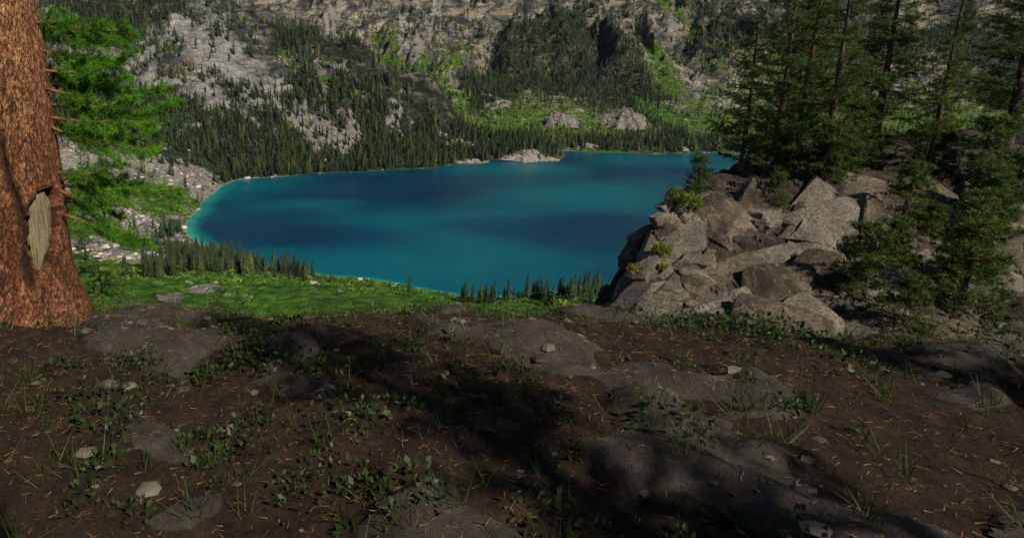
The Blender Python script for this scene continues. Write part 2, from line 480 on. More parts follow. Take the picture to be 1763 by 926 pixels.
# ------------------------------------------------------------------ land cover (traced once, kept as world positions)
def strokes(lst):
    out = []
    for pts, r in lst:
        W = [hit(*p) for p in pts]
        if len(W) == 1: W = W * 2
        for a, b in zip(W[:-1], W[1:]):
            dep = 0.5 * (a[1] + b[1])
            out.append((a, b, r * dep / F))
    return out
def field(x, y, st, soft=0.6):
    """1 inside a stroke, fading out; across the slope a metre counts full, up the slope about a third"""
    f = np.zeros(x.shape)
    jx = x + 14 * fbm(x / 22, y / 22, 81, 3); jy = y + 26 * fbm(x / 22 + 50, y / 22, 82, 3)
    for a, b, r in st:
        k = 0.36
        dx, dy = b[0] - a[0], (b[1] - a[1]) * k
        qx, qy = jx - a[0], (jy - a[1]) * k
        t = np.clip((qx * dx + qy * dy) / (dx * dx + dy * dy + 1e-6), 0, 1)
        d = np.hypot(qx - t * dx, qy - t * dy)
        f = np.maximum(f, 1 - sstep(r * (1 - soft), r * (1 + soft), d))
    return f

SLAB = strokes([([(305, 45), (350, 65), (400, 100)], 11.5), ([(330, 85), (380, 120), (470, 160)], 10.1), ([(320, 155), (380, 180), (430, 192)], 7.9),
                ([(420, 110), (470, 145), (520, 180)], 4.3), ([(230, 130), (260, 150), (300, 160)], 7.2), ([(150, 95), (190, 115)], 7.2), ([(200, 120), (240, 110), (290, 70)], 6.5),
                ([(470, 180), (520, 215)], 5.0), ([(665, 185), (700, 203)], 4.3), ([(540, 100), (600, 125)], 2.9), ([(280, 215), (330, 220)], 5.0),
                ([(700, 10), (690, 90)], 4.3), ([(755, 20), (740, 70)], 3.6), ([(560, 40), (620, 60)], 4.3), ([(835, 180), (860, 176)], 3.5), ([(960, 170), (985, 167)], 3.0)])
SCREE = strokes([([(515, 215), (560, 228), (600, 238)], 13), ([(715, 95), (735, 88)], 10), ([(100, 255), (180, 265), (250, 285), (330, 305), (365, 322)], 17), ([(330, 320), (350, 335)], 12),
                 ([(190, 368), (240, 375), (290, 395)], 14), ([(140, 425), (200, 445), (270, 440), (300, 433)], 14), ([(320, 495), (350, 500)], 11), ([(410, 502), (430, 502)], 5),
                 ([(595, 497), (575, 494)], 4), ([(520, 485), (530, 488)], 3), ([(940, 497), (1000, 496)], 7), ([(345, 452), (300, 432)], 5),
                 ([(855, 186), (880, 178)], 3), ([(1195, 130), (1200, 150)], 6), ([(790, 120), (770, 150)], 3), ([(1125, 30), (1130, 70)], 4), ([(1160, 40), (1165, 70)], 4), ([(590, 8), (560, 45)], 4)])
GREEN = strokes([([(180, 512), (450, 518), (700, 512)], 22), ([(250, 535), (700, 530)], 30), ([(830, 518), (1000, 512)], 16),([(170, 330), (260, 350), (330, 362)], 18), ([(150, 475), (220, 470), (300, 478)], 16), ([(360, 490), (450, 490), (560, 484), (640, 486), (700, 495)], 20),
                 ([(330, 450), (450, 470)], 16), ([(880, 500), (920, 494)], 8), ([(640, 85), (700, 115), (750, 128)], 14), ([(790, 95), (760, 125), (790, 165), (810, 200)], 13), ([(475, 85), (520, 130)], 7), ([(430, 170), (480, 195), (530, 225)], 6),
                 ([(560, 140), (630, 165)], 7), ([(1135, 95), (1150, 140), (1180, 175)], 22), ([(1140, 200), (1200, 220), (1400, 215), (1763, 210)], 26), ([(830, 215), (930, 205), (1020, 215), (1100, 220)], 20),
                 ([(690, 70), (650, 60)], 9), ([(940, 125), (935, 115)], 6), ([(1150, 20), (1200, 60)], 12), ([(1300, 120), (1500, 150)], 25)])
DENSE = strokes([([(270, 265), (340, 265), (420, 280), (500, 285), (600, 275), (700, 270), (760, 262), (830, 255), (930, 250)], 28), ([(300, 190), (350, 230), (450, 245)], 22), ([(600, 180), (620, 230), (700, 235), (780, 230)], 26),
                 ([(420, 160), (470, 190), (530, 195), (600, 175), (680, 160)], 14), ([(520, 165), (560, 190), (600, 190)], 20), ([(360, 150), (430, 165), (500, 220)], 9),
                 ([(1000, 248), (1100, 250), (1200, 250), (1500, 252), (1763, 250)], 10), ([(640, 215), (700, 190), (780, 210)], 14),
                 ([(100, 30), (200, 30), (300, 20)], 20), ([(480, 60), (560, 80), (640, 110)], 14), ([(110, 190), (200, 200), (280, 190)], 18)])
DARK = strokes([([(930, 55), (1000, 70), (1080, 90)], 42), ([(900, 120), (980, 130), (1080, 150)], 40), ([(1100, 100), (1110, 190)], 22), ([(820, 180), (880, 140)], 24), ([(1110, 170), (1150, 225)], 14), ([(660, 100), (720, 125), (750, 115)], 10),  # dark dense forest, with the cloud shadow on the mountain painted in
                ([(800, 160), (870, 110), (920, 60)], 16), ([(1220, 60), (1350, 100), (1500, 60), (1763, 120)], 34)])
BARE = strokes([([(705, 152), (742, 158), (775, 180)], 19), ([(430, 40), (470, 70), (450, 110)], 14), ([(560, 95), (620, 110), (660, 130)], 12)])  # treeless rock, including cliffs whose shadow is painted into the rock colour
DEAD = strokes([([(310, 125), (340, 135)], 12)])

# ------------------------------------------------------------------ terrain sheets
rr = np.concatenate([np.geomspace(16, 270, 40)[:-1], np.linspace(270, 560, 130)[:-1], np.linspace(560, 960, 330)[:-1], np.linspace(960, 1650, 230)[:-1], np.geomspace(1650, 5200, 40)])
th = np.concatenate([np.linspace(R(-44), R(-31), 50)[:-1], np.linspace(R(-31), R(31), 520)[:-1], np.linspace(R(31), R(58), 130)])
RR, TH = np.meshgrid(rr, th, indexing='ij')
GX = RR * np.sin(TH); GY = RR * np.cos(TH)
GZ = height(GX.ravel(), GY.ravel()).reshape(GX.shape)
fx, fy = GX.ravel(), GY.ravel()
slab = field(fx, fy, SLAB); scree = field(fx, fy, SCREE, 0.35); green = field(fx, fy, GREEN)
shore_g = shore_dist(fx, fy)
farm = sstep(-30, 40, fy - (835 + np.clip(-(fx - 110) * 0.85, -60, 380)))
gx_ = np.gradient(GZ, axis=0) / np.gradient(RR, axis=0)
steep = np.clip(np.abs(gx_), 0, 2).ravel()
patch = fbm(fx / 60, fy / 60, 55, 4)
patch2 = fbm(fx / 24, fy / 24, 56, 4)
grassy = 0.30 + 0.22 * patch + 0.2 * patch2 - 0.22 * sstep(0.5, 1.1, steep)
lowland = 1 - sstep(8, 40, GZ.ravel() - LAKE)
grassy = grassy + 0.25 * lowland * (fy > 560) + 0.22 * farm * (1 - sstep(-60, 40, GZ.ravel()))
hl = ((fy < 570) & (fx < -30)).astype(float)
hl2 = hl * sstep(330, 380, fy)
scree = np.maximum(scree, hl2 * sstep(-0.05, 0.3, patch + 0.3 * patch2))
grassy = np.maximum(grassy, hl * 0.75 * sstep(0.1, -0.25, patch))
grassy = np.maximum(grassy, (fy < 340) * (0.75 + 0.3 * patch2))
grassy = np.maximum(grassy, green * (0.62 + 0.45 * patch2 + 0.35 * (fy < 560)))
strand = (1 - sstep(0.6, 2.2, shore_g)) * (0.35 + 0.65 * (fx < -60))
scree = np.maximum(scree, strand)
bare = field(fx, fy, BARE)
crd = crest_dist(fx + 10 * patch2, fy + 14 * patch)
spur = (1 - sstep(22, 62, crd)) * (fx > -420)
bare = np.maximum(bare, 0.85 * spur)
grassy = grassy * (1 - 0.8 * spur) + 0.28 * spur * (patch2 > 0.15)
grassy = grassy * (1 - 0.95 * np.maximum(np.maximum(slab * 0.8, scree), 0.9 * bare))
headland = (fy < 560) & (fx < -40)
cover = np.stack([np.clip(grassy, 0, 1.2), scree * (0.75 + 0.3 * patch2), np.clip(slab * (0.75 + 0.5 * patch2), 0, 1), np.ones_like(slab)], 1)
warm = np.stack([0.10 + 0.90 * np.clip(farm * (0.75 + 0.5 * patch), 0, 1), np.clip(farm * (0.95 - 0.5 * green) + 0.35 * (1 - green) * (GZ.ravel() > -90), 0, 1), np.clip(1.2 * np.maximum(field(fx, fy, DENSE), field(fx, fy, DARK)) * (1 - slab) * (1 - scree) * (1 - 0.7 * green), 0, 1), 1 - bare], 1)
V = np.stack([fx, fy, GZ.ravel()], 1)
nr, nt_ = GX.shape
idx = np.arange(nr * nt_).reshape(nr, nt_)
Q = np.stack([idx[:-1, :-1], idx[1:, :-1], idx[1:, 1:], idx[:-1, 1:]], -1)[:, :, ::-1]
cy = 0.25 * (GY[:-1, :-1] + GY[1:, :-1] + GY[1:, 1:] + GY[:-1, 1:])
cx = 0.25 * (GX[:-1, :-1] + GX[1:, :-1] + GX[1:, 1:] + GX[:-1, 1:])
# three pieces of land that meet edge to edge
valley_line = 835 + np.clip(-(cx - 110) * 0.85, -60, 380)
region = np.where(cy < 560 - 0.35 * np.clip(cx, -200, 100) * 0, 0, np.where(cy < valley_line, 1, 2))
region = np.where((cy < 560), 0, region)
sg = shore_g.reshape(nr, nt_)[:-1, :-1]
region = np.where(sg < -25, -1, region)      # the deep lake bed is never seen
for k, nm in enumerate(('lakeside_ground', 'forested_hillside', 'mountain')):
    q = Q[region == k]
    used, inv = np.unique(q, return_inverse=True)
    me = mesh_np(nm, V[used], inv.reshape(-1, 4), True, None, {'cover': cover[used], 'warm': warm[used]})
    tag(link(nm, me, M['terrain']), kind='structure',
        label=('pale scree and green meadow ground around the near end of the lake', 'rocky forested hillside sloping down to the left end of the lake', 'steep grey brown mountain side rising behind the lake')[k])

# ------------------------------------------------------------------ the lake
lx = np.linspace(-260, 1500, 300); ly = np.linspace(230, 900, 190)
LX, LY = np.meshgrid(lx, ly)
sd = shore_dist(LX.ravel(), LY.ravel())
dep = np.clip(-sd / 26.0, 0, 1)
# the shelf is wide at the head of the lake (left) and narrow along the far bank
shelf = 3 + 21 * (1 - sstep(-140, -40, LX.ravel())) + 1 * (LY.ravel() < 420)
dep = np.clip(-sd / shelf, 0, 1)
dep = np.maximum(dep, 0.95 * sstep(-150, -70, LX.ravel()) * sstep(400, 470, LY.ravel()))
li = np.arange(LX.size).reshape(LX.shape)
lq = np.stack([li[:-1, :-1], li[:-1, 1:], li[1:, 1:], li[1:, :-1]], -1).reshape(-1, 4)
keep = (sd[lq] < 14).any(1)
used, inv = np.unique(lq[keep], return_inverse=True)
lme = mesh_np('lake', np.stack([LX.ravel(), LY.ravel(), np.full(LX.size, LAKE)], 1)[used], inv.reshape(-1, 4), True, None, {'depth': np.stack([dep, dep, dep, np.ones_like(dep)], 1)[used]})
tag(link('lake', lme, M['water']), 'deep blue and turquoise mountain lake', None, None, 'structure')

# ------------------------------------------------------------------ thin mountain air
hx0, hx1, hy0, hy1, hz0, hz1 = -6000, 7000, -400, 6000, -230, float(GZ.max()) + 60
hv = [(x_, y_, z_) for x_ in (hx0, hx1) for y_ in (hy0, hy1) for z_ in (hz0, hz1)]
hme = mesh_np('haze', hv, [(0, 1, 3, 2), (4, 6, 7, 5), (0, 4, 5, 1), (2, 3, 7, 6), (0, 2, 6, 4), (1, 5, 7, 3)], False)
hm = NT('thin_air'); hm.n.remove(hm.b)
pv_ = hm.new('ShaderNodeVolumePrincipled'); pv_.inputs['Color'].default_value = (0.62, 0.78, 1.0, 1); pv_.inputs['Density'].default_value = 0.000008
hm.t.links.new(pv_.outputs[0], hm.n['Material Output'].inputs['Volume'])
tag(link('haze', hme, hm.m), 'thin bluish mountain air filling the valley', 'haze', None, 'stuff')

# ------------------------------------------------------------------ conifers
def conifer(rng, tiers, k, slim=0.16, sag=0.5):
    """a spire of ragged whorls, one metre tall, base at z = 0"""
    V = []; T = []
    base = 0.07
    for i in range(tiers):
        f = i / (tiers - 1)
        z = base + (1 - base) * (f ** 0.93) * 0.97
        r = slim * (1 - f) ** 0.8 * rng.uniform(0.75, 1.15) + 0.008
        if f < 0.12: r *= 0.75
        dz = 0.9 * (1 - base) / tiers + sag * r * 0.6
        c = len(V)
        V.append((0, 0, min(z + dz * 1.1, 1.0)))
        a0 = rng.uniform(0, 6.28)
        for j in range(2 * k):
            a = a0 + math.pi * j / k + rng.uniform(-0.2, 0.2)
            rad = r * (rng.uniform(0.75, 1.3) if j % 2 == 0 else rng.uniform(0.3, 0.5))
            zz = z - (sag * rad * rng.uniform(0.5, 1.2) if j % 2 == 0 else -0.25 * dz)
            V.append((rad * math.cos(a), rad * math.sin(a), max(zz, 0.02)))
        for j in range(2 * k):
            T.append((c, c + 1 + j, c + 1 + (j + 1) % (2 * k)))
    return np.array(V), np.array(T)

def merge(protos, pos, scl, rot, var, tints):
    VV = []; TT = []; CC = []; off = 0
    for v, (pv, pt) in enumerate(protos):
        s = np.nonzero(var == v)[0]
        if len(s) == 0: continue
        ca, sa = np.cos(rot[s]), np.sin(rot[s])
        x = pv[None, :, 0] * ca[:, None] - pv[None, :, 1] * sa[:, None]
        y = pv[None, :, 0] * sa[:, None] + pv[None, :, 1] * ca[:, None]
        z = np.broadcast_to(pv[None, :, 2], x.shape)
        P = np.stack([x, y, z], -1) * scl[s][:, None, :] + pos[s][:, None, :]
        n = len(pv)
        VV.append(P.reshape(-1, 3))
        TT.append((pt[None] + (off + np.arange(len(s)) * n)[:, None, None]).reshape(-1, 3))
        CC.append(np.repeat(tints[s], n, 0)); off += len(s) * n
    return np.concatenate(VV), np.concatenate(TT), np.concatenate(CC)

prng = np.random.default_rng(5)
P_MID = [conifer(prng, 8, 4, prng.uniform(0.19, 0.29)) for _ in range(6)]
P_FAR = [conifer(prng, 5, 4, prng.uniform(0.24, 0.34)) for _ in range(5)]

def tree_tint(n, rng, dark=0.0):
    a = np.array([0.006, 0.016, 0.003]); b = np.array([0.062, 0.096, 0.007])
    t = rng.random(n)[:, None] ** 2.2
    c = a + (b - a) * t
    return np.clip(c * (1 + 0.3 * rng.standard_normal((n, 1))), 0.006, 0.14) * (1 - dark)

# candidate spots over the whole view, kept with a probability given by the land cover
def scatter(n, y0, y1, rng):
    u = rng.uniform(-0.68, 1.28, n)
    y = np.sqrt(rng.uniform(y0 ** 2, y1 ** 2, n))
    return u * y, y
sr = np.random.default_rng(77)
bx, by = [], []
for n, y0, y1 in ((30000, 285, 560), (46000, 560, 860), (50000, 860, 1300), (14000, 1300, 1900)):
    a, b = scatter(n, y0, y1, sr); bx.append(a); by.append(b)
tx = np.concatenate(bx); ty = np.concatenate(by)
tz = height(tx, ty)
ts = shore_dist(tx, ty)
fd = field(tx, ty, DENSE); fk = field(tx, ty, DARK); fg = field(tx, ty, GREEN); fs = np.maximum(field(tx, ty, SLAB), field(tx, ty, SCREE, 0.35))
cl = fbm(tx / 55, ty / 55, 91, 3)
cl2 = fbm(tx / 18, ty / 18, 93, 2)
farz = ty > (835 + np.clip(-(tx - 110) * 0.85, -60, 380))
p = 0.20 + 0.38 * cl + 0.25 * cl2
p = np.where(farz, 0.26 + 0.45 * cl + 0.25 * cl2, p)
spr = 1 - sstep(18, 52, crest_dist(tx, ty))
p = np.maximum(p, fd * 1.0 * (1 - 0.75 * spr))
p = np.where(spr > 0.3, np.minimum(p, 0.22 + 0.25 * (cl2 > 0.1)), p); p = np.maximum(p, fk * 1.0)
p = p * (1 - 0.9 * field(tx, ty, BARE)) * (1 - 0.86 * fs) * (1 - 0.75 * fg * (1 - 0.5 * fd))
near_clump = field(tx, ty, strokes([([(410, 462), (450, 466), (500, 462), (545, 466)], 10), ([(250, 468), (330, 460), (400, 466)], 13), ([(280, 405), (315, 405)], 9), ([(320, 437), (400, 455)], 9),
                                    ([(800, 508), (860, 512), (900, 505), (960, 497), (1040, 492)], 10)]), 0.3)
near = ty < 470
p = np.where(near, np.maximum(near_clump * 0.9, 0.012 + 0.04 * (cl > 0.25)), p)
p = np.where(near & (fs > 0.4) & (near_clump < 0.7), p * 0.15, p)
headl = (~near) & (ty < 590) & (tx < -130)
p = np.where(headl, p * 0.28, p)
p = np.where(ty > 1500, p * 0.45, p)
ok = (sr.random(len(tx)) < p) & (ts > 2.2) & (tz > LAKE + 0.3)
tx, ty, tz, ts, farz, fk, fg = tx[ok], ty[ok], tz[ok], ts[ok], farz[ok], fk[ok], fg[ok]
# thin out spots that nearly coincide
cell = np.floor(tx / 2.6).astype(np.int64) * 100003 + np.floor(ty / 2.6).astype(np.int64)
_, first = np.unique(cell, return_index=True)
tx, ty, tz, ts, farz, fk, fg = [q[first] for q in (tx, ty, tz, ts, farz, fk, fg)]
def visible(P):
    """not hidden behind a nearer swell of the land"""
    out = np.ones(len(P), bool)
    for f in np.linspace(0.50, 0.985, 30):
        q = P * f
        out &= q[:, 2] > height(q[:, 0], q[:, 1]) - 0.5
    return out
_P = np.stack([tx, ty, tz + 12.0], 1); _px, _py, _ = project(_P)
inf = (_px > -130) & (_px < 1900) & (_py > -70)
inf[inf] &= visible(_P[inf])
tx, ty, tz, ts, farz, fk, fg = [q[inf] for q in (tx, ty, tz, ts, farz, fk, fg)]
N = len(tx)
th_ = np.where(farz, sr.uniform(7, 13, N), sr.uniform(6, 16, N)) * (0.6 + 0.62 * sr.random(N))
th_ = np.where(ty < 470, sr.uniform(5.5, 15, N), th_)
bright = ((fg > 0.4) & farz) | (farz & (tz < -40) & (fk < 0.3) & (sr.random(N) < 0.4))
tt = tree_tint(N, sr)
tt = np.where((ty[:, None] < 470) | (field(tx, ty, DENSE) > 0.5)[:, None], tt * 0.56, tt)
tt = np.where(fk[:, None] > 0.35, tt * np.array([0.42, 0.5, 0.62]), tt)  # cloud shadow painted into the forest tint, darker and bluer
tt = np.where(bright[:, None] & (sr.random((N, 1)) < 0.6), np.array([0.06, 0.13, 0.015]) * sr.uniform(0.6, 1.3, (N, 1)), tt)
dd = field(tx, ty, DEAD) > 0.3
redd = (sr.random(N) < np.where(dd, 0.40, 0.007)) & ~farz
tt = np.where(redd[:, None], np.array([0.10, 0.042, 0.02]) * sr.uniform(0.6, 1.3, (N, 1)), tt)
POS = np.stack([tx, ty, tz - 0.3], 1)
ppx, ppy, pdep = project(POS + np.array([0, 0, 6.0]))
size = th_ * F / pdep
inview = (ppx > -10) & (ppx < 1215) & (ppy > -10) & (ppy < 508)
behind_trunk = ppx < 165
behind_crag = (ppx > 1040) & (ppy > 330)
order = np.argsort(-size * (inview & ~behind_trunk & ~behind_crag))[:700]
vis = visible(POS[order] + np.array([0, 0, 5.0]))
single = order[vis][:285]
mass = np.ones(N, bool); mass[single] = False
print('trees', N, 'single', len(single))

scl = np.stack([th_ * 1.0, th_ * 1.0, th_], 1)
rot = sr.uniform(0, 6.28, N)
m1 = mass & ~farz; m2 = mass & farz
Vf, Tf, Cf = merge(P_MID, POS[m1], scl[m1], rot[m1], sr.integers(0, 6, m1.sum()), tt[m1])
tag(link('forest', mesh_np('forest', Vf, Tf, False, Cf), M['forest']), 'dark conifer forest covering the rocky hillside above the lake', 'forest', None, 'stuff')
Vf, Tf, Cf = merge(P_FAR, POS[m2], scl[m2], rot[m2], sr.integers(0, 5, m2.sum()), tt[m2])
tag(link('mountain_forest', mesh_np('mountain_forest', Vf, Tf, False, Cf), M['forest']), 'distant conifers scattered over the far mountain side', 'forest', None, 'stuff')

# single conifers: trunk and crown of their own, a few shared shapes and tints
def trunk_mesh(name, n=6):
    v = []; t = []
    for z, r in ((-0.03, 0.018), (0.25, 0.013), (0.9, 0.003)):
        for j in range(n): v.append((r * math.cos(6.283 * j / n), r * math.sin(6.283 * j / n), z))
    for lev in range(2):
        for j in range(n):
            a = lev * n + j; b = lev * n + (j + 1) % n
            t.append((a, b, b + n, a + n))
    me = mesh_np(name, v, t); me.materials.append(M['trunkwood']); return me
TRUNK = trunk_mesh('conifer_trunk')
shades = {'dark green': (0.018, 0.033, 0.010), 'mid green': (0.036, 0.058, 0.013), 'yellowish green': (0.075, 0.095, 0.016), 'rusty brown': (0.09, 0.038, 0.018)}
CROWN = {}
for sn, c in shades.items():
    for q in range(4):
        pv, pt = conifer(prng, 15, 7, prng.uniform(0.14, 0.24), 0.55)
        tn = np.array(c)[None] * prng.uniform(0.65, 1.35, (len(pv), 1))
        me = mesh_np('conifer_crown', pv, pt, False, tn); me.materials.append(M['forest'])
        CROWN[sn, q] = me
def zone(px, py, y):
    if px > 780 and y < 420: return 'in the row below the crag', 'conifers on the near bank beside the crag'
    if y < 420 and px > 390: return 'in the meadow clump by the lake', 'conifers clumped at the edge of the meadow'
    if y < 420 and px > 255: return 'on the scrub below the lake tip', 'conifers on the scrubby slope below the lake tip'
    if y < 470: return 'on the scree by the trunk', 'conifers on the scree beside the big trunk'
    if px < 420: return 'on the slope above the lake tip', 'conifers above the lake tip'
    if px < 600: return 'on the wooded bank below the hillside', 'conifers along the wooded bank below the hillside'
    if px < 780: return 'on the bank before the low point', 'conifers along the bank before the wooded point'
    if px < 985: return 'on the low point with rocks', 'conifers on the wooded point'
    return 'on the bank beneath the mountain', 'conifers on the bank beneath the mountain'
made = []
for k in single:
    z_, grp = zone(ppx[k], ppy[k], ty[k])
    lum = tt[k][1]
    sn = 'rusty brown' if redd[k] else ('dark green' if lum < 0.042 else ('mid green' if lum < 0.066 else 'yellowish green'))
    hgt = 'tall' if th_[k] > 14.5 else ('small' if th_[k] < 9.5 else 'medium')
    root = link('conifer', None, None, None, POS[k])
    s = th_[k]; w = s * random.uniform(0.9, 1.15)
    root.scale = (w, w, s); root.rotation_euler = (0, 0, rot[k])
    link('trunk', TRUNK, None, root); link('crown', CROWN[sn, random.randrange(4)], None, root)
    tag(root, None, 'tree', grp)
    made.append((ppx[k], grp, root, sn, hgt, z_))
ORD = 'first second third fourth fifth sixth seventh eighth ninth tenth eleventh twelfth thirteenth fourteenth fifteenth sixteenth seventeenth eighteenth nineteenth twentieth'.split()
for grp in sorted({m_[1] for m_ in made}):
    mem = [m_ for m_ in made if m_[1] == grp]
    ys = sorted(m_[2].location.y for m_ in mem); cut = ys[len(ys) // 2]
    def key_of(m_): return m_[3], m_[4], '' if len(mem) < 36 else (' in front' if m_[2].location.y < cut else ' farther back')
    for key in sorted({key_of(m_) for m_ in mem}):
        ms = sorted([m_ for m_ in mem if key_of(m_) == key], key=lambda m_: m_[0])
        for i_, m_ in enumerate(ms):
            n_ = len(ms) - 1 - i_
            if len(ms) == 1: lab = f'only {key[1]} {key[0]} conifer{key[2]} {m_[5]}'
            elif i_ < 20 and i_ <= n_: lab = f'{ORD[i_]} {key[1]} {key[0]} conifer from left{key[2]} {m_[5]}'
            elif n_ < 20: lab = f'{ORD[n_]} {key[1]} {key[0]} conifer from right{key[2]} {m_[5]}'
            else: lab = f'{key[1]} {key[0]} conifer crowded{key[2]} {m_[5]}'
            m_[2]['label'] = lab

# ------------------------------------------------------------------ scree stones, meadow bushes
def stone_proto(rng):
    v = []; t = []
    for iz, (z, r) in enumerate(((-0.35, 0.7), (0.12, 1.0), (0.5, 0.62))):
        for j in range(6):
            a = 6.283 * j / 6 + rng.uniform(-0.3, 0.3)
            q = r * rng.uniform(0.65, 1.2)
            v.append((q * math.cos(a), q * math.sin(a), z + rng.uniform(-0.15, 0.15)))
    v.append((0, 0, 0.62))
    for lev in range(2):
        for j in range(6):
            a = lev * 6 + j; b = lev * 6 + (j + 1) % 6
            t += [(a, b, b + 6), (a, b + 6, a + 6)]
    for j in range(6): t.append((12 + j, 12 + (j + 1) % 6, 18))
    return np.array(v), np.array(t)
P_ST = [stone_proto(prng) for _ in range(8)]
a, b = scatter(90000, 285, 640, sr)
m = a < 60
a, b = a[m], b[m]
f = np.maximum(field(a, b, SCREE, 0.35), 0.6 * ((b < 570) & (a < -30) & (b > 350)) * sstep(-0.05, 0.3, fbm(a / 60, b / 60, 55, 4) + 0.3 * fbm(a / 24, b / 24, 56, 4)) * (1 - field(a, b, GREEN))); sdd = shore_dist(a, b)
q = (sr.random(len(a)) < np.where(sdd < 4, np.where(a < -60, 0.4, 0.06), f * 0.5 + 0.006)) & (sdd > 0.2)
a, b = a[q], b[q]
ss = 0.35 + 0.55 * sr.random(len(a)) ** 2 + (sr.random(len(a)) < 0.09) * sr.uniform(0.5, 2.2, len(a))
tint = np.array([0.36, 0.325, 0.27]) * sr.uniform(0.5, 1.25, (len(a), 1)) * (1 + 0.05 * sr.standard_normal((len(a), 3)))
Vs, Ts, Cs = merge(P_ST, np.stack([a, b, height(a, b)], 1), np.stack([ss * sr.uniform(0.8, 1.5, len(a)), ss, ss * sr.uniform(0.6, 1.1, len(a))], 1), sr.uniform(0, 6.28, len(a)), sr.integers(0, 8, len(a)), tint)
tag(link('scree', mesh_np('scree', Vs, Ts, False, Cs), M['tintrock']), 'pale grey scree stones strewn around the head of the lake', 'scree', None, 'stuff')

def bush_proto(rng, n=26):
    v = []; t = []
    for i in range(n):
        d = rng.standard_normal(3); d /= np.linalg.norm(d); d[2] = abs(d[2]) * 0.8
        p0 = d * np.array([1, 1, 0.8]) * rng.uniform(0.6, 1.0)
        for q in range(3): v.append(p0 + rng.standard_normal(3) * 0.27)
        t.append((3 * i, 3 * i + 1, 3 * i + 2))
    return np.array(v), np.array(t)
P_BU = [bush_proto(prng) for _ in range(6)]
a, b = scatter(70000, 285, 700, sr)
f = field(a, b, GREEN); f2 = field(a, b, SCREE, 0.35); sdd = shore_dist(a, b)
q = (sr.random(len(a)) < (f * 0.8 + 0.17 * (b < 560)) * (1 - 0.97 * f2)) & (sdd > 1.5)
a, b, f = a[q], b[q], f[q]
ss = 0.35 + 1.7 * sr.random(len(a)) ** 2.2
tint = (np.array([0.030, 0.075, 0.010]) + (np.array([0.14, 0.26, 0.02]) - np.array([0.030, 0.075, 0.010])) * sr.random((len(a), 1)) * np.clip(f, 0.25, 1)[:, None])
Vb, Tb, Cb = merge(P_BU, np.stack([a, b, height(a, b)], 1), np.stack([ss * 1.3, ss * 1.3, ss], 1), sr.uniform(0, 6.28, len(a)), sr.integers(0, 6, len(a)), tint)
tag(link('meadow_shrubbery', mesh_np('meadow_shrubbery', Vb, Tb, False, Cb), M['leaves']), 'bright green low bushes covering the meadow by the lake', 'shrubbery', None, 'stuff')

# ------------------------------------------------------------------ pale rock outcrops by the far bank
def outcrop(name, px, py, wpx, hpx, deep, label, seed, cat='rock', ruff=0.6, Y=None):
    c = hit(px, py) if Y is None else at(px, py, Y)
    w = wpx * c[1] / F * 0.5; h = hpx * c[1] / F * 0.7; d = deep
    nu, nv = 72, 30
    u = np.linspace(0, 2 * np.pi, nu, endpoint=False); v = np.linspace(0.02, 1.12, nv)
    U, Vv = np.meshgrid(u, v)
    rim = 1 + 0.28 * fbm(np.cos(U) * 1.5 + seed, np.sin(U) * 1.5, seed, 3)
    x = np.cos(U) * Vv * rim; y = np.sin(U) * Vv * rim
    f1, f2, cid, ox, oy = worley((x * w + 0.6 * y * d) / (0.30 * w) + seed, y * d / (0.30 * w), seed, True)
    g1, g2, gid, px_, py_ = worley((x * w - 0.4 * y * d) / (0.12 * w) + seed, y * d / (0.12 * w), seed + 3, True)
    skew = 1 - 0.38 * x * (1 if seed % 3 else -1)
    z = (1 - Vv ** 1.7) * skew * (0.85 + 0.35 * fbm(x * 1.7 + seed, y * 1.7, seed + 5, 3))
    z = z + ruff * ((cid - 0.5) * 0.42 + 0.5 * (ox * (cid - 0.5) + oy * (gid - 0.5)) + (gid - 0.5) * 0.16) * (0.25 + 0.75 * (1 - Vv ** 2))
    P = np.stack([x * w, y * d, z * h], -1).reshape(-1, 3)
    ii = np.arange(nu * nv).reshape(nv, nu)
    q = np.stack([ii[:-1], ii[1:], np.roll(ii[1:], -1, 1), np.roll(ii[:-1], -1, 1)], -1).reshape(-1, 4)
    o = link(name, mesh_np(name, P, q, False), M['darkrock' if name in ('rock_knoll', 'rock_dome') else 'outcrop'], None, c)
    return tag(o, label, cat)
outcrop('rock_point', 902, 271, 78, 20, 16, 'large pale granite hump at the water on the wooded point', 3)
outcrop('rock_point', 945, 275, 36, 9, 6, 'low pale rock tail sloping into the lake at the tip of the point', 8)
outcrop('shore_rock', 808, 278, 56, 9, 9, 'low pale shore rock at the water left of the large granite hump', 5)
outcrop('boulder', 757, 231, 26, 13, 8, 'rounded pale boulder among the trees above the wooded far bank', 11)
outcrop('rock_slab', 792, 247, 58, 11, 9, 'flat pale rock slab in the clearing behind the wooded bank', 14)
outcrop('rock_slab', 1018, 254, 62, 10, 7, 'pale rock slab among the trees on the straight far bank', 17)
outcrop('rock_slab', 1180, 258, 40, 8, 6, 'small pale rock at the far bank above the crag', 19)
outcrop('rock_knoll', 966, 212, 60, 30, 26, 'broken pale rock knoll among bright green trees low on the mountain', 23)
outcrop('rock_knoll', 1070, 212, 88, 38, 34, 'dark bluish rock knoll low on the mountain beneath dark forest', 27)

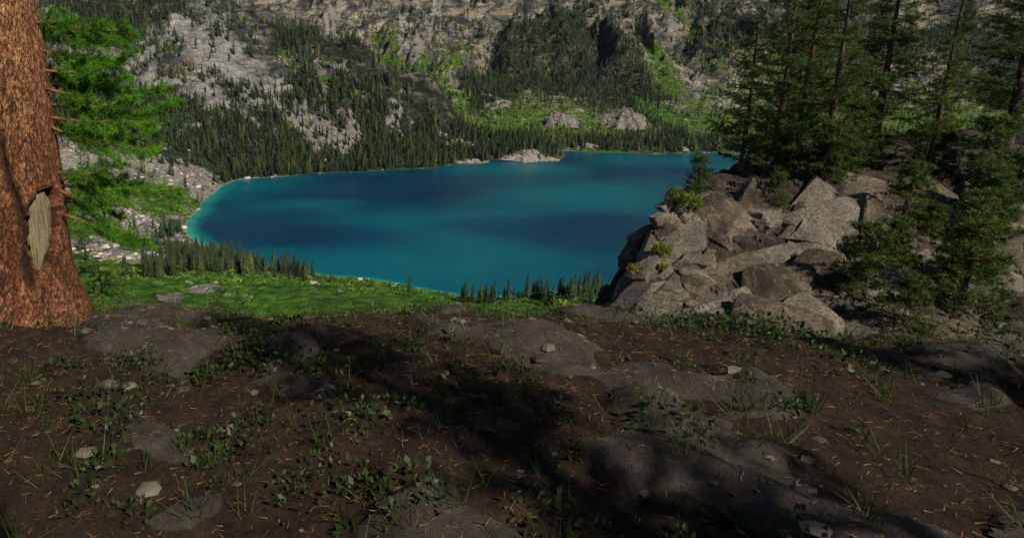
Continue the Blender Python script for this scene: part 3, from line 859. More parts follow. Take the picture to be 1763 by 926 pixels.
# ------------------------------------------------------------------ the ledge under the tree
def ledge_h(x, y):
    z = -1.82 - 0.07 * y - 0.30 * np.clip(y - 3.7, 0, 3) ** 1.4 - 0.95 * np.clip(y - 6.7, 0, 99)
    z = z - 0.10 * np.clip(x - 2, 0, 99) * sstep(1, 6, y)
    z = z + 0.025 * fbm(x / 0.22, y / 0.22, 62, 3) + 0.10 * fbm(x / 1.7, y / 1.7, 61, 4) + 0.16 * np.clip(fbm(x / 1.1 + 3, y / 1.1, 66, 3) - 0.25, 0, 1) + 0.05 * sstep(0.16, 0.26, fbm(x / 1.1 + 3, y / 1.1, 66, 3))
    return z
gx = np.concatenate([np.linspace(-16, -5, 40)[:-1], np.linspace(-5, 9, 200)[:-1], np.linspace(9, 18, 60)])
gy = np.concatenate([np.linspace(-18, 0.8, 30)[:-1], np.linspace(0.8, 7, 170)[:-1], np.linspace(7, 15, 40)])
LX, LY = np.meshgrid(gx, gy)
LZ = ledge_h(LX.ravel(), LY.ravel())
rockf = sstep(0.14, 0.26, fbm(LX.ravel() / 1.1 + 3, LY.ravel() / 1.1, 66, 3))
ii = np.arange(LX.size).reshape(LX.shape)
q = np.stack([ii[:-1, :-1], ii[:-1, 1:], ii[1:, 1:], ii[1:, :-1]], -1).reshape(-1, 4)
me = mesh_np('ledge', np.stack([LX.ravel(), LY.ravel(), LZ], 1), q, True, np.stack([rockf, rockf, rockf], 1))
tag(link('ledge_ground', me, M['ledge']), 'dark soil and rock ledge at the foot of the big reddish trunk', None, None, 'structure')

# ------------------------------------------------------------------ the crag at the right
def crag_grid():
    x = np.concatenate([np.linspace(3.5, 7, 60)[:-1], np.linspace(7, 13, 120)[:-1], np.linspace(13, 22, 120)[:-1], np.linspace(22, 30, 30)]); y = np.concatenate([np.linspace(8.5, 13, 60)[:-1], np.linspace(13, 20, 120)[:-1], np.linspace(20, 34, 40)])
    CX, CY = np.meshgrid(x, y)
    sh = CX.shape; X_ = CX.ravel(); Y_ = CY.ravel()
    wx = X_ + 0.22 * fbm(X_ / 1.6, Y_ / 1.6, 12, 3); wy = Y_ + 0.22 * fbm(X_ / 1.6 + 7, Y_ / 1.6, 13, 3)
    e = wx - 9.25 - np.where(wy > 17.5, 1.15 * (wy - 17.5), 0.40 * (wy - 17.5))   # distance in from the left edge
    top = -5.25 + 0.10 * (wx - 9.4) + 0.02 * (wy - 18)
    left = -5.45 + 2.2 * (e - 0.10)
    left2 = -6.9 + 1.75 * (e + 0.72)
    front = -5.3 + 0.46 * (wy - 17.2) + 0.05 * (wx - 9)
    front2 = -6.55 + 0.16 * (wy - 14.0) + 0.08 * (wx - 10)
    back = -5.3 - 0.9 * (wy - 24)
    z = np.minimum.reduce([top, np.maximum(left, np.minimum(left2, -6.7)), np.maximum(front, front2), back])
    def facets(u, v, seed, amp, tilt, width):
        f1, f2, cid, ox, oy = worley(u, v, seed, True)
        tl = ((h2(np.floor(cid * 9973), np.floor(cid * 7919), 1) - 0.5) * ox + (h2(np.floor(cid * 9973), np.floor(cid * 7919), 2) - 0.5) * oy)
        return ((cid - 0.5) * amp + tl * tilt) * sstep(0.0, width * 1.6, f2 - f1), 1 - sstep(0.0, width, f2 - f1), cid
    step, crack, cid = facets((wx + 0.35 * wy) / 1.7, (wy * 0.5 + z * 1.1 - 0.3 * wx) / 0.95, 41, 0.60, 1.5, 0.045)
    step2, crack2, cid2 = facets((wx * 0.9 + wy * 0.5) / 0.55, (wy * 0.6 - wx * 0.35 + z) / 0.42, 43, 0.20, 0.55, 0.05)
    step3, crack3, cid3 = facets((wx - wy * 0.3) / 0.15, (wy * 0.7 + z) / 0.15, 45, 0.05, 0.12, 0.08)
    step2 = step2 + step3
    n_ = 0.07 * fbm(wx / 0.7, wy / 0.7, 47, 5)
    disp = 0.25 * step + 0.5 * step2 + n_ - 0.10
    P = np.stack([X_, Y_, z], 1)
    Z2 = z.reshape(sh)
    zx = np.gradient(Z2, axis=1) / np.gradient(CX, axis=1); zy = np.gradient(Z2, axis=0) / np.gradient(CY, axis=0)
    nrm = np.stack([-zx.ravel(), -zy.ravel(), np.ones(len(X_))], 1); nrm /= np.linalg.norm(nrm, axis=1)[:, None]
    P = P + nrm * disp[:, None]
    # the border rows go down into the slope
    edge = np.zeros(sh, bool); edge[0] = edge[-1] = True; edge[:, 0] = edge[:, -1] = True
    P[edge.ravel(), 2] -= 9
    crack_tone = 1 - np.clip(0.85 * crack + 0.55 * crack2 * (0.5 + cid), 0, 1)  # tone drops along the cracks between facets
    pale = sstep(-0.1, 0.7, 0.9 * fbm(wx / 1.4, wy / 1.4, 52, 3) + 0.5 * (wx - 8.3) * (wx < 9.6) - 0.45 * (wy - 14.6)) * (Y_ < 17.5) * 0.8
    i_ = np.arange(P.shape[0]).reshape(sh)
    q = np.stack([i_[:-1, :-1], i_[:-1, 1:], i_[1:, 1:], i_[1:, :-1]], -1).reshape(-1, 4)
    return P, q, np.stack([0.35 * crack_tone, pale, crack_tone], 1), sh, x, y  # core colour kept low so gaps between the blocks look dark
CP_, CQ_, CT_, csh, cgx, cgy = crag_grid()
crag = link('crag', mesh_np('crag', CP_, CQ_, False, CT_), M['crag'])
def block_mesh(rng):
    n = 9
    g = np.linspace(-1, 1, n); faces = []; verts = []; off = 0
    for ax in range(3):
        for sg in (-1, 1):
            a, b = np.meshgrid(g, g, indexing='ij')
            p_ = np.zeros((n, n, 3)); p_[..., ax] = sg; p_[..., (ax + 1) % 3] = a; p_[..., (ax + 2) % 3] = b
            verts.append(p_.reshape(-1, 3)); i_ = np.arange(n * n).reshape(n, n) + off
            f_ = np.stack([i_[:-1, :-1], i_[1:, :-1], i_[1:, 1:], i_[:-1, 1:]], -1).reshape(-1, 4)
            faces.append(f_ if sg > 0 else f_[:, ::-1]); off += n * n
    P = np.concatenate(verts); Fq = np.concatenate(faces)
    key = np.round(P * 1000).astype(int); _, first, inv = np.unique(key, axis=0, return_index=True, return_inverse=True)
    P = P[first]; Fq = inv.ravel()[Fq]
    # split by a few random planes: cut corners flat, as broken rock
    for _ in range(9):
        d = rng.standard_normal(3); d /= np.linalg.norm(d); lim = rng.uniform(0.80, 1.12)
        t = P @ d; over = np.clip(t - lim, 0, None); P = P - over[:, None] * d * 0.97
    sh_ = rng.uniform(-0.22, 0.22, (3, 3)); np.fill_diagonal(sh_, 0); P = P @ (np.eye(3) + sh_)
    f_ = fbm(P[:, 0] * 1.7 + P[:, 2] * 1.1, P[:, 1] * 1.7 - P[:, 2] * 0.8, int(rng.integers(999)), 4)
    P = P * (1 + 0.045 * f_[:, None])
    me = mesh_np('crag_block', P, Fq, False, np.tile(np.array([[1.0, rng.choice([0, 0, 0.15, 0.35]), 1.0]]), (len(P), 1)))
    me.materials.append(M['crag']); return me
tag(crag, 'craggy lichen-covered granite crag at the right rising above the lake', 'crag')
CZ = CP_[:, 2].reshape(csh)
def crag_z(x, y):
    return float(CZ[np.argmin(abs(cgy - y)), np.argmin(abs(cgx - x))])
def crag_hit(px, py):
    d = ray(px, py)
    for Y in np.arange(9, 33, 0.03):
        p_ = d * (Y / d[1])
        if p_[0] > cgx[1] and p_[2] <= crag_z(p_[0], Y): return p_
    return d * (18 / d[1])

from mathutils import Matrix
kr = np.random.default_rng(19)
KB = [block_mesh(kr) for _ in range(14)]
CZs = CZ
def crag_normal(x, y, e=0.35):
    zx = (crag_z(x + e, y) - crag_z(x - e, y)) / (2 * e); zy = (crag_z(x, y + e) - crag_z(x, y - e)) / (2 * e)
    return Vector((-zx, -zy, 1)).normalized()
nb = 0
def place_block(x, y, size):
    global nb
    nrm = crag_normal(x, y)
    nrm = (nrm + Vector(kr.standard_normal(3)) * 0.16).normalized()
    t1 = Vector((0.80, 0.55, 0.2)); t1 = (t1 - nrm * t1.dot(nrm)).normalized(); t2 = nrm.cross(t1)
    a_ = kr.normal(0, 0.16); u_ = t1 * math.cos(a_) + t2 * math.sin(a_); w_ = nrm.cross(u_)
    m_ = Matrix((u_, w_, nrm)).transposed().to_4x4()
    o = link('block', KB[int(kr.integers(len(KB)))], None, crag)
    dims = (size * kr.uniform(0.8, 1.5), size * kr.uniform(0.5, 0.9), size * kr.uniform(0.35, 0.6))
    c_ = Vector((x, y, crag_z(x, y))) - nrm * dims[2] * kr.uniform(0.45, 0.8)
    o.matrix_world = Matrix.Translation(c_) @ m_ @ Matrix.Diagonal((*dims, 1))
    nb += 1
for y in np.arange(11.5, 20.5, 0.50):
    for x in np.arange(6.6, 24, 0.50):
        r_ = x / y
        if r_ < 0.36 or r_ > 1.22: continue
        # the edge towards the lake is small-jointed, the outer slope massive
        fine = r_ < 0.66
        if kr.random() > (0.85 if fine else 0.27): continue
        xx_, yy_ = x + kr.uniform(-0.25, 0.25), y + kr.uniform(-0.25, 0.25)
        if crag_z(xx_, yy_) < -10.5: continue
        qx, qy, _ = project(np.array([xx_, yy_, crag_z(xx_, yy_)]))
        if qx < 1120 - (qy - 340) * 0.61 + 14 or qy < 338: continue
        place_block(xx_, yy_, (0.42 if fine else 0.85) * kr.uniform(0.75, 1.5))
print('blocks', nb)

# ------------------------------------------------------------------ boughs and needles
def tube(paths, n=5):
    V = []; T = []
    for P, rad in paths:
        P = np.asarray(P); m = len(P); off = len(V)
        for i in range(m):
            tg = P[min(i + 1, m - 1)] - P[max(i - 1, 0)]; tg = tg / (np.linalg.norm(tg) + 1e-9)
            up = np.array([0, 0, 1.0]) if abs(tg[2]) < 0.9 else np.array([1.0, 0, 0])
            s = np.cross(tg, up); s /= np.linalg.norm(s); u = np.cross(s, tg)
            for j in range(n):
                a = 6.2832 * j / n
                V.append(P[i] + rad[i] * (math.cos(a) * s + math.sin(a) * u))
        for i in range(m - 1):
            for j in range(n):
                a = off + i * n + j; b = off + i * n + (j + 1) % n
                T.append((a, b, b + n, a + n))
    return np.array(V), np.array(T)

def smooth_path(pts, n):
    pts = np.asarray(pts, float); m = len(pts)
    t = np.linspace(0, m - 1, n); out = []
    for s in t:
        i = min(int(s), m - 2); f = s - i
        p0 = pts[max(i - 1, 0)]; p1 = pts[i]; p2 = pts[i + 1]; p3 = pts[min(i + 2, m - 1)]
        out.append(0.5 * ((2 * p1) + (p2 - p0) * f + (2 * p0 - 5 * p1 + 4 * p2 - p3) * f * f + (3 * p1 - p0 - 3 * p2 + p3) * f ** 3))
    return np.array(out)

def needle_tris(P, D, length, width, rng, tints):
    """one slim triangle per needle at P pointing along D"""
    n = len(P)
    side = np.cross(D, rng.standard_normal((n, 3))); side /= np.linalg.norm(side, axis=1)[:, None] + 1e-9
    L = length * rng.uniform(0.7, 1.25, (n, 1))
    V = np.stack([P + side * width * 0.5, P - side * width * 0.5, P + D * L], 1).reshape(-1, 3)
    T = np.arange(3 * n).reshape(n, 3)
    return V, T, np.repeat(tints, 3, 0)

def bough(pts, spread, rng, start=0.12, twig_gap=0.020, nl=0.044, nw=0.0036, nstep=0.0017, col0=(0.018, 0.070, 0.005), col1=(0.11, 0.31, 0.012), r0=0.016, side_n=None):
    """a branch with side twigs and needles; returns wood paths and needle arrays"""
    path = smooth_path(pts, 26)
    seg = np.linalg.norm(np.diff(path, axis=0), axis=1); L = seg.sum()
    cum = np.concatenate([[0], np.cumsum(seg)]) / L
    wood = [(path, r0 * (1 - 0.85 * np.linspace(0, 1, 26)))]
    NP = []; ND = []; NC = []
    nt = max(4, int(L * (1 - start) / twig_gap))
    c0, c1 = np.array(col0), np.array(col1)
    for i in range(nt):
        f = start + (1 - start) * (i + rng.uniform(0, 1)) / nt
        k = min(np.searchsorted(cum, f), 25); p0 = path[k]
        tg = path[min(k + 1, 25)] - path[max(k - 1, 0)]; tg /= np.linalg.norm(tg)
        s = 1 if i % 2 else -1
        lat = np.cross(tg, np.array([0, 0, 1.0])); lat /= np.linalg.norm(lat) + 1e-9
        roll = rng.uniform(-0.7, 0.7)
        lat = lat * math.cos(roll) + np.array([0, 0, 1.0]) * math.sin(roll)
        d = tg * rng.uniform(0.5, 0.9) + lat * s * rng.uniform(0.5, 0.9) + np.array([0, 0, rng.uniform(-0.25, 0.15)])
        d /= np.linalg.norm(d)
        ln = spread * (1.0 - 0.55 * f) * rng.uniform(0.45, 1.15)
        q = p0 + d[None] * np.linspace(0, ln, 6)[:, None]
        q[:, 2] -= 0.18 * np.linspace(0, 1, 6) ** 2 * ln
        wood.append((q, 0.0045 * np.linspace(1, 0.3, 6)))
        subs = [q]
        for e in range(3):                       # twiglets
            g = rng.uniform(0.2, 0.85); b0 = p0 + d * ln * g
            d2 = d + rng.standard_normal(3) * 0.55; d2 /= np.linalg.norm(d2)
            l2 = ln * rng.uniform(0.25, 0.5)
            subs.append(b0 + d2[None] * np.linspace(0, l2, 4)[:, None])
        lum = rng.uniform(0, 1) ** 1.3
        for sq in subs:
            ll = np.linalg.norm(sq[-1] - sq[0]); m = max(4, int(ll / nstep))
            t = rng.uniform(0, 1, m)
            base = sq[0] + (sq[-1] - sq[0]) * t[:, None]; base[:, 2] += np.interp(t, np.linspace(0, 1, len(sq)), sq[:, 2]) - base[:, 2]
            ax = (sq[-1] - sq[0]) / (ll + 1e-9)
            r = rng.standard_normal((m, 3)); r -= (r @ ax)[:, None] * ax; r /= np.linalg.norm(r, axis=1)[:, None]
            nd = r * 0.85 + ax * rng.uniform(0.3, 0.9, (m, 1)) + np.array([0, 0, 0.2]); nd /= np.linalg.norm(nd, axis=1)[:, None]
            NP.append(base); ND.append(nd)
            w = np.clip(lum + 0.25 * rng.standard_normal((m, 1)), 0, 1)
            NC.append(c0 + (c1 - c0) * w)
    V, T, C = needle_tris(np.concatenate(NP), np.concatenate(ND), nl, nw, rng, np.concatenate(NC))
    return wood, V, T, C

# ------------------------------------------------------------------ the big reddish tree at the left
TY = 4.55
edge = [(-420, 40), (-200, 52), (0, 62), (80, 75), (140, 85), (210, 95), (260, 104), (330, 115), (400, 124), (460, 133), (490, 141), (508, 149), (540, 165)]
wid = {-420: 0.56, -200: 0.60, 0: 0.66, 80: 0.68, 140: 0.70, 210: 0.72, 260: 0.74, 330: 0.77, 400: 0.80, 460: 0.86, 490: 0.94, 508: 1.06, 540: 1.25}
cen = []; rad = []
for py, ex in edge:
    pr = at(ex, py, TY + 0.30)
    cen.append((pr[0] - wid[py] / 2 * 1.14, pr[2])); rad.append(wid[py] / 2)
cen = np.array(cen); rad = np.array(rad)
zs = cen[::-1, 1]; cxs = cen[::-1, 0]; rds = rad[::-1]
base_z = float(ledge_h(np.array([cxs[1]]), np.array([TY]))[0])
NA, NZ = 200, 300
zz = np.concatenate([np.linspace(zs[0] - 0.25, zs[-1], NZ), np.linspace(zs[-1], 9.0, 60)[1:]])
aa = np.linspace(0, 2 * np.pi, NA, endpoint=False)
AA, ZZ = np.meshgrid(aa, zz)
cxx = np.interp(ZZ, zs, cxs, right=None); cxx = np.where(ZZ > zs[-1], cxs[-1] - (ZZ - zs[-1]) * 0.03, cxx)
rdd = np.interp(ZZ, zs, rds); rdd = np.where(ZZ > zs[-1], rds[-1] * (1 - 0.085 * (ZZ - zs[-1])), rdd)
# angle measured so that 0 faces the camera, positive towards the right of the picture
DX = np.sin(AA); DY = -np.cos(AA)
ang = (AA + np.pi) % (2 * np.pi) - np.pi
def lobe(a, z): return 1 + 0.035 * np.sin(3 * a + 0.6 * z) + 0.05 * fbm(np.cos(a) * 1.2 + 5, np.sin(a) * 1.2 + z * 0.5, 3, 2)
lobes = lobe(AA, ZZ)
def zpix(py): return float(np.interp(py, [e[0] for e in edge], cen[:, 1]))
def apix(px, py):
    p_ = at(px, py, TY - 0.05); return math.asin(np.clip((p_[0] - np.interp(p_[2], zs, cxs)) / np.interp(p_[2], zs, rds), -0.98, 0.98))
# old wound: an upright almond with rolled lips
sc_t, sc_b = zpix(318), zpix(446)
sc_c0, sc_c1 = apix(57, 330), apix(60, 444)
sv = (ZZ - sc_b) / (sc_t - sc_b)
sc_c = sc_c1 + (sc_c0 - sc_c1) * sv
half = np.where((sv > 0) & (sv < 1), (0.60 + 0.16 * fbm(ZZ * 9, AA * 0 + np.sign(ang) * 3, 14, 3)) * np.clip(sv, 1e-4, 1) ** 0.55 * np.clip(1.02 - sv, 1e-4, 1) ** 0.25, 0)
sdn = np.abs(ang - sc_c) / np.maximum(half, 1e-3)
sdn = np.where(half > 0, sdn, 9)
inscar = (1 - sstep(0.80, 1.0, sdn))
lip = np.exp(-((sdn - 1.18) / 0.16) ** 2) * (half > 0.02)
# dark fold that runs from the left edge down past the wound
fp = [(0, 255), (12, 300), (30, 345), (38, 400), (42, 440), (50, 470)]
fz = np.array([zpix(p[1]) for p in fp])[::-1]; fa = np.array([apix(*p) for p in fp])[::-1]
fold_a = np.interp(ZZ, fz, fa)
fin = sstep(fz[0] - 0.1, fz[0] + 0.05, ZZ) * (1 - sstep(fz[-1] + 0.0, fz[-1] + 0.35, ZZ))
fold = np.exp(-((ang - fold_a) / 0.075) ** 2) * fin
h2_ = np.exp(-(((ang - apix(76, 430)) / 0.07) ** 2 + ((ZZ - zpix(432)) / 0.10) ** 2))
# scaly bark plates
warp = 0.35 * fbm(AA * 6, ZZ * 5, 9, 3)
u_ = np.cos(AA) * 0  # plates are laid out round the girth so that they close up
girth = AA / (2 * np.pi)
def plates(nu_, kz, seed):
    x = girth * nu_ + warp; y = ZZ * kz + warp * 1.2
    return worley(x, y, seed)
p1, p2, pid = plates(60, 6.5, 5)
s1, s2, sid = plates(120, 15, 6)
plate = sstep(0.02, 0.16, p2 - p1); plate2 = sstep(0.02, 0.2, s2 - s1)
barkd = 0.0045 * plate * (0.4 + 1.2 * pid) + 0.0025 * plate2 * (0.3 + 1.4 * sid) + 0.004 * fbm(AA * 22, ZZ * 9, 15, 3)
rootf = sstep(zpix(470), zpix(520), ZZ)
butt = 0.10 * (1 - sstep(zpix(520), zpix(450), ZZ)) * np.maximum(0, np.sin(AA * 4 + 0.7)) ** 2
rad_all = rdd * lobes + barkd * (1 - inscar) - 0.085 * inscar + 0.030 * lip - 0.075 * fold - 0.05 * h2_ + butt * 0.15
TX_ = cxx + DX * rad_all; TY_ = TY + 0.30 + DY * rad_all
Pt = np.stack([TX_, TY_, ZZ], -1).reshape(-1, 3)
it = np.arange(Pt.shape[0]).reshape(AA.shape)
qt = np.stack([it[:-1], np.roll(it[:-1], -1, 1), np.roll(it[1:], -1, 1), it[1:]], -1).reshape(-1, 4)
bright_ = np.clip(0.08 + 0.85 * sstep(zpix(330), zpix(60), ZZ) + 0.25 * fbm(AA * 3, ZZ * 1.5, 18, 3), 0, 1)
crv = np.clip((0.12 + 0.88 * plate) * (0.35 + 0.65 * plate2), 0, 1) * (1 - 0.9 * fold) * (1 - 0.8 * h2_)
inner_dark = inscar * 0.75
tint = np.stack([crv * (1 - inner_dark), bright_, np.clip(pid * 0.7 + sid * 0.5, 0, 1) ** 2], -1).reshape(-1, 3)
big = link('old_larch', None, None, None, (float(np.interp(base_z, zs, cxs)), TY + 0.3, base_z))
tag(big, 'massive reddish scaly-barked conifer trunk with a grey wound and green boughs', 'tree')
def local(P): return np.asarray(P) - np.array(big.location)
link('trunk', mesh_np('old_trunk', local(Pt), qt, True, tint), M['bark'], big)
# weathered wood inside the wound
sw = np.linspace(0.02, 0.99, 90); ac = np.linspace(-1, 1, 34)
SW, AC = np.meshgrid(sw, ac, indexing='ij')
zz2 = sc_b + (sc_t - sc_b) * SW
hf = 0.64 * SW ** 0.55 * (1.02 - SW) ** 0.25 * 0.92
an2 = sc_c1 + (sc_c0 - sc_c1) * SW + hf * AC * (0.80 - 0.30 * (AC > 0) * sstep(0.72, 1.0, SW) - 0.25 * (AC > 0) * sstep(0.35, 0.05, SW) + 0.25 * fbm(SW * 6, AC * 0 + 2.2, 7, 2)) - 0.03
r2 = np.interp(zz2, zs, rds) * lobe(an2, zz2) - 0.026 - 0.020 * AC ** 2 - 0.03 * sstep(0.2, 1.0, AC) * sstep(0.3, 0.0, SW) + 0.008 * fbm(an2 * 40, zz2 * 3, 23, 3) - 0.03 * sstep(0.75, 1, SW) * sstep(0.0, 0.8, AC)
Ps = np.stack([np.interp(zz2, zs, cxs) + np.sin(an2) * r2, TY + 0.30 - np.cos(an2) * r2, zz2], -1).reshape(-1, 3)
is_ = np.arange(Ps.shape[0]).reshape(SW.shape)
qs = np.stack([is_[:-1, :-1], is_[:-1, 1:], is_[1:, 1:], is_[1:, :-1]], -1).reshape(-1, 4)
tag(link('scar_wood', mesh_np('scar_wood', local(Ps), qs, True), M['scar'], big), 'bare weathered grey wood in the almond-shaped wound')

brng = np.random.default_rng(21)
BOUGHS = [  # photo pixels with distance, spread of the side twigs
    ([(60, 36, 4.9), (110, 44, 5.0), (165, 52, 5.1), (228, 56, 5.2)], 0.26), ([(62, 20, 5.0), (100, 52, 5.3), (150, 66, 5.5), (205, 74, 5.6)], 0.28),
    ([(78, 84, 4.9), (112, 96, 5.1), (150, 108, 5.3), (190, 112, 5.4)], 0.22), ([(84, 120, 4.9), (125, 124, 5.0), (180, 110, 5.1), (226, 94, 5.15)], 0.20),
    ([(88, 140, 4.9), (120, 152, 5.2), (170, 150, 5.4), (240, 156, 5.5), (285, 152, 5.6)], 0.24), ([(90, 150, 4.85), (135, 168, 5.0), (160, 184, 5.05), (205, 178, 5.1), (232, 166, 5.15)], 0.16),
    ([(94, 200, 4.9), (150, 210, 5.0), (205, 208, 5.1), (272, 214, 5.2)], 0.22), ([(92, 178, 4.9), (170, 190, 5.15), (240, 196, 5.3), (305, 176, 5.4)], 0.22),
    ([(96, 212, 4.85), (130, 236, 4.95), (185, 248, 5.05), (262, 258, 5.15)], 0.24), ([(96, 200, 5.1), (140, 226, 5.5), (200, 236, 5.7), (255, 232, 5.8)], 0.26),
    ([(106, 296, 4.85), (150, 300, 4.9), (178, 290, 4.95), (212, 280, 5.0)], 0.14), ([(112, 318, 4.9), (160, 324, 5.05), (220, 328, 5.2), (300, 336, 5.35)], 0.21),
    ([(112, 308, 4.9), (165, 308, 5.2), (230, 318, 5.4), (310, 330, 5.5)], 0.19), ([(116, 322, 4.8), (146, 352, 4.9), (178, 380, 5.0), (235, 412, 5.1)], 0.17),
    ([(122, 366, 4.8), (152, 384, 4.9), (190, 402, 5.0), (255, 412, 5.1)], 0.17), ([(118, 345, 4.95), (160, 352, 5.3), (205, 372, 5.5)], 0.17), ([(86, 112, 5.0), (130, 136, 5.5), (190, 138, 5.7), (215, 130, 5.8)], 0.24)]
for pts, sp in BOUGHS:
    P3 = [at(*p_) for p_ in pts]
    P3[0] = P3[0] + np.array([-0.12, 0.0, 0])
    wood, Vn, Tn, Cn = bough(P3, sp * 1.3, brng)
    wv, wt = tube(wood, 4)
    br = link('branch', mesh_np('branch', local(wv), wt, True), M['twig'], big)
    link('needles', mesh_np('needles', local(Vn), Tn, False, Cn), M['needles'], br)
# boughs higher up the trunk, outside the picture
for k in range(12):
    z0 = 2.6 + 0.5 * k; a_ = brng.uniform(0, 6.28); ln = 1.5 - 0.07 * k
    c0 = np.array([np.interp(z0, zs, cxs), TY + 0.3, z0]); d_ = np.array([math.cos(a_), math.sin(a_), -0.15])
    wood, Vn, Tn, Cn = bough([c0, c0 + d_ * ln * 0.5, c0 + d_ * ln], 0.35, brng, nl=0.06, nw=0.012, nstep=0.008, twig_gap=0.07)
    wv, wt = tube(wood, 4)
    br = link('branch', mesh_np('branch', local(wv), wt, True), M['twig'], big)
    link('needles', mesh_np('needles', local(Vn), Tn, False, Cn), M['needles'], br)

# young larch at its foot
sap_p = at(172, 500, 5.6); sap_p[2] = ledge_h(np.array([sap_p[0]]), np.array([5.6]))[0]
sap = link('larch_sapling', None, None, None, sap_p)
tag(sap, 'feathery light green larch sapling at the foot of the reddish trunk', 'tree')
top_z = at(160, 425, 5.6)[2] - sap_p[2]
wood = [(smooth_path([(0, 0, -0.1), (0.02, 0, top_z * 0.5), (-0.03, 0, top_z)], 12), 0.012 * np.linspace(1, 0.2, 12))]
VV, TT, CC, off = [], [], [], 0
for k in range(26):
    f = 0.08 + 0.9 * k / 26; a_ = 2.4 * k; ln = 0.42 * (1 - 0.72 * f)
    c0 = np.array([0, 0, top_z * f]); d_ = np.array([math.cos(a_), math.sin(a_), 0.12])
    w2, v2, t2, c2 = bough([c0, c0 + d_ * ln * 0.5, c0 + d_ * ln + np.array([0, 0, -0.02])], 0.12, brng, twig_gap=0.03, nl=0.028, nw=0.0035, nstep=0.003, r0=0.005, col0=(0.045, 0.14, 0.012), col1=(0.15, 0.32, 0.02))
    wood += w2; VV.append(v2); TT.append(t2 + off); CC.append(c2); off += len(v2)
wv, wt = tube(wood, 4)
link('stem', mesh_np('stem', wv, wt), M['twig'], sap)
link('needles', mesh_np('needles', np.concatenate(VV), np.concatenate(TT), False, np.concatenate(CC)), M['needles'], sap)

# ------------------------------------------------------------------ pines on and beside the crag
def pine_meshes(h, seed, spread=0.26, whorls=26, low=0.10):
    rng = np.random.default_rng(seed)
    wood = [(smooth_path([(0, 0, -0.6), (0.05, 0.03, h * 0.4), (-0.04, 0.02, h)], 14), (0.016 * h + 0.03) * (1 - 0.93 * np.linspace(0, 1, 14)))]
    VV, TT, CC, off = [], [], [], 0
    bw = []
    for w in range(whorls):
        f = low + (1 - low) * (w / whorls) ** 0.9
        for b_ in range(5):
            a_ = rng.uniform(0, 6.28); ln = spread * h * (1 - f) ** 0.8 * rng.uniform(0.6, 1.15) + 0.12
            c0 = np.array([0, 0, h * f + rng.uniform(-0.08, 0.08)])
            d_ = np.array([math.cos(a_), math.sin(a_), rng.uniform(-0.2, 0.25)])
            w2, v2, t2, c2 = bough([c0, c0 + d_ * ln * 0.5 - np.array([0, 0, 0.03 * ln]), c0 + d_ * ln + np.array([0, 0, 0.10 * ln])], 0.18 + 0.18 * ln, rng, 0.12, 0.085, 0.085, 0.014, 0.009,
                                   (0.018, 0.040, 0.010), (0.075, 0.125, 0.018), 0.012)
            bw += w2[:1] + w2[1::2]; VV.append(v2); TT.append(t2 + off); CC.append(c2); off += len(v2)
    tv, tt_ = tube(wood, 8); wv, wt = tube(bw, 3)
    a_ = mesh_np('pine_trunk', tv, tt_); a_.materials.append(M['trunkwood'])
    b_ = mesh_np('pine_branches', wv, wt); b_.materials.append(M['twig'])
    c_ = mesh_np('pine_needles', np.concatenate(VV), np.concatenate(TT), False, np.concatenate(CC)); c_.materials.append(M['needles'])
    return a_, b_, c_
PINE = [pine_meshes(6.5, 3, 0.22), pine_meshes(7.5, 4, 0.19), pine_meshes(1.7, 5, 0.30, 14, 0.05)]
def pine(kind, loc, s, rz, label, group=None, name='pine_tree', tilt=0):
    r = link(name, None, None, None, loc); r.scale = (s, s, s); r.rotation_euler = (tilt, 0, rz)
    link('trunk', PINE[kind][0], None, r); br = link('branches', PINE[kind][1], None, r); link('needles', PINE[kind][2], None, r)
    return tag(r, label, 'tree', group)
cr0 = crag_hit(1196, 338)
pine(2, (cr0[0] + 0.25, cr0[1] + 0.3, crag_z(cr0[0] + 0.25, cr0[1] + 0.3) - 0.1), 0.85, 0.5, 'small young pine sprouting from the top of the crag', None, 'young_pine')
spots = [(13.6, 20.4, 0, 0.85), (15.0, 18.6, 1, 0.95), (16.4, 21.5, 0, 1.15), (18.3, 18.5, 1, 0.8), (20.0, 22.5, 0, 1.2), (22.3, 20.0, 1, 1.15), (16.6, 23.0, 1, 1.0), (24.6, 22.0, 0, 1.3), (18.6, 25.0, 1, 1.3)]
words = ['first pine beside the young one on the crag', 'slim pine second along the crag top', 'broad pine third along the crag top', 'short pine at the front edge of the crag', 'broad tall pine towards the far side of the crag',
         'slim tall pine near the end of the crag', 'slim pine behind the first ones on the crag', 'broad pine at the outer end of the crag', 'tall slim pine at the back of the crag']
for (x_, y_, k_, s_), w_ in zip(spots, words):
    pine(k_, (x_, y_, crag_z(x_, y_) - 0.15), s_, random.uniform(0, 6.28), w_, 'pines on top of the crag')
yp = np.random.default_rng(63)
cand = sorted([(yp.uniform(11.5, 25), yp.uniform(11.5, 19.5), yp.uniform(0.6, 1.5)) for _ in range(40)], key=lambda t: t[0] / t[1])
cand = [c for c in cand if c[0] / c[1] > 0.66 and c[0] / c[1] < 1.2][:20]
nth = 'first second third fourth fifth sixth seventh eighth ninth tenth eleventh twelfth thirteenth fourteenth fifteenth sixteenth seventeenth eighteenth nineteenth twentieth'.split()
for c_, w_ in zip(cand, nth):
    pine(2, (c_[0], c_[1], crag_z(c_[0], c_[1]) - 0.1), c_[2], yp.uniform(0, 6.28), f'{w_} young pine from the lake side on the bare slope of the crag', 'young pines on the slope of the crag', 'young_pine')
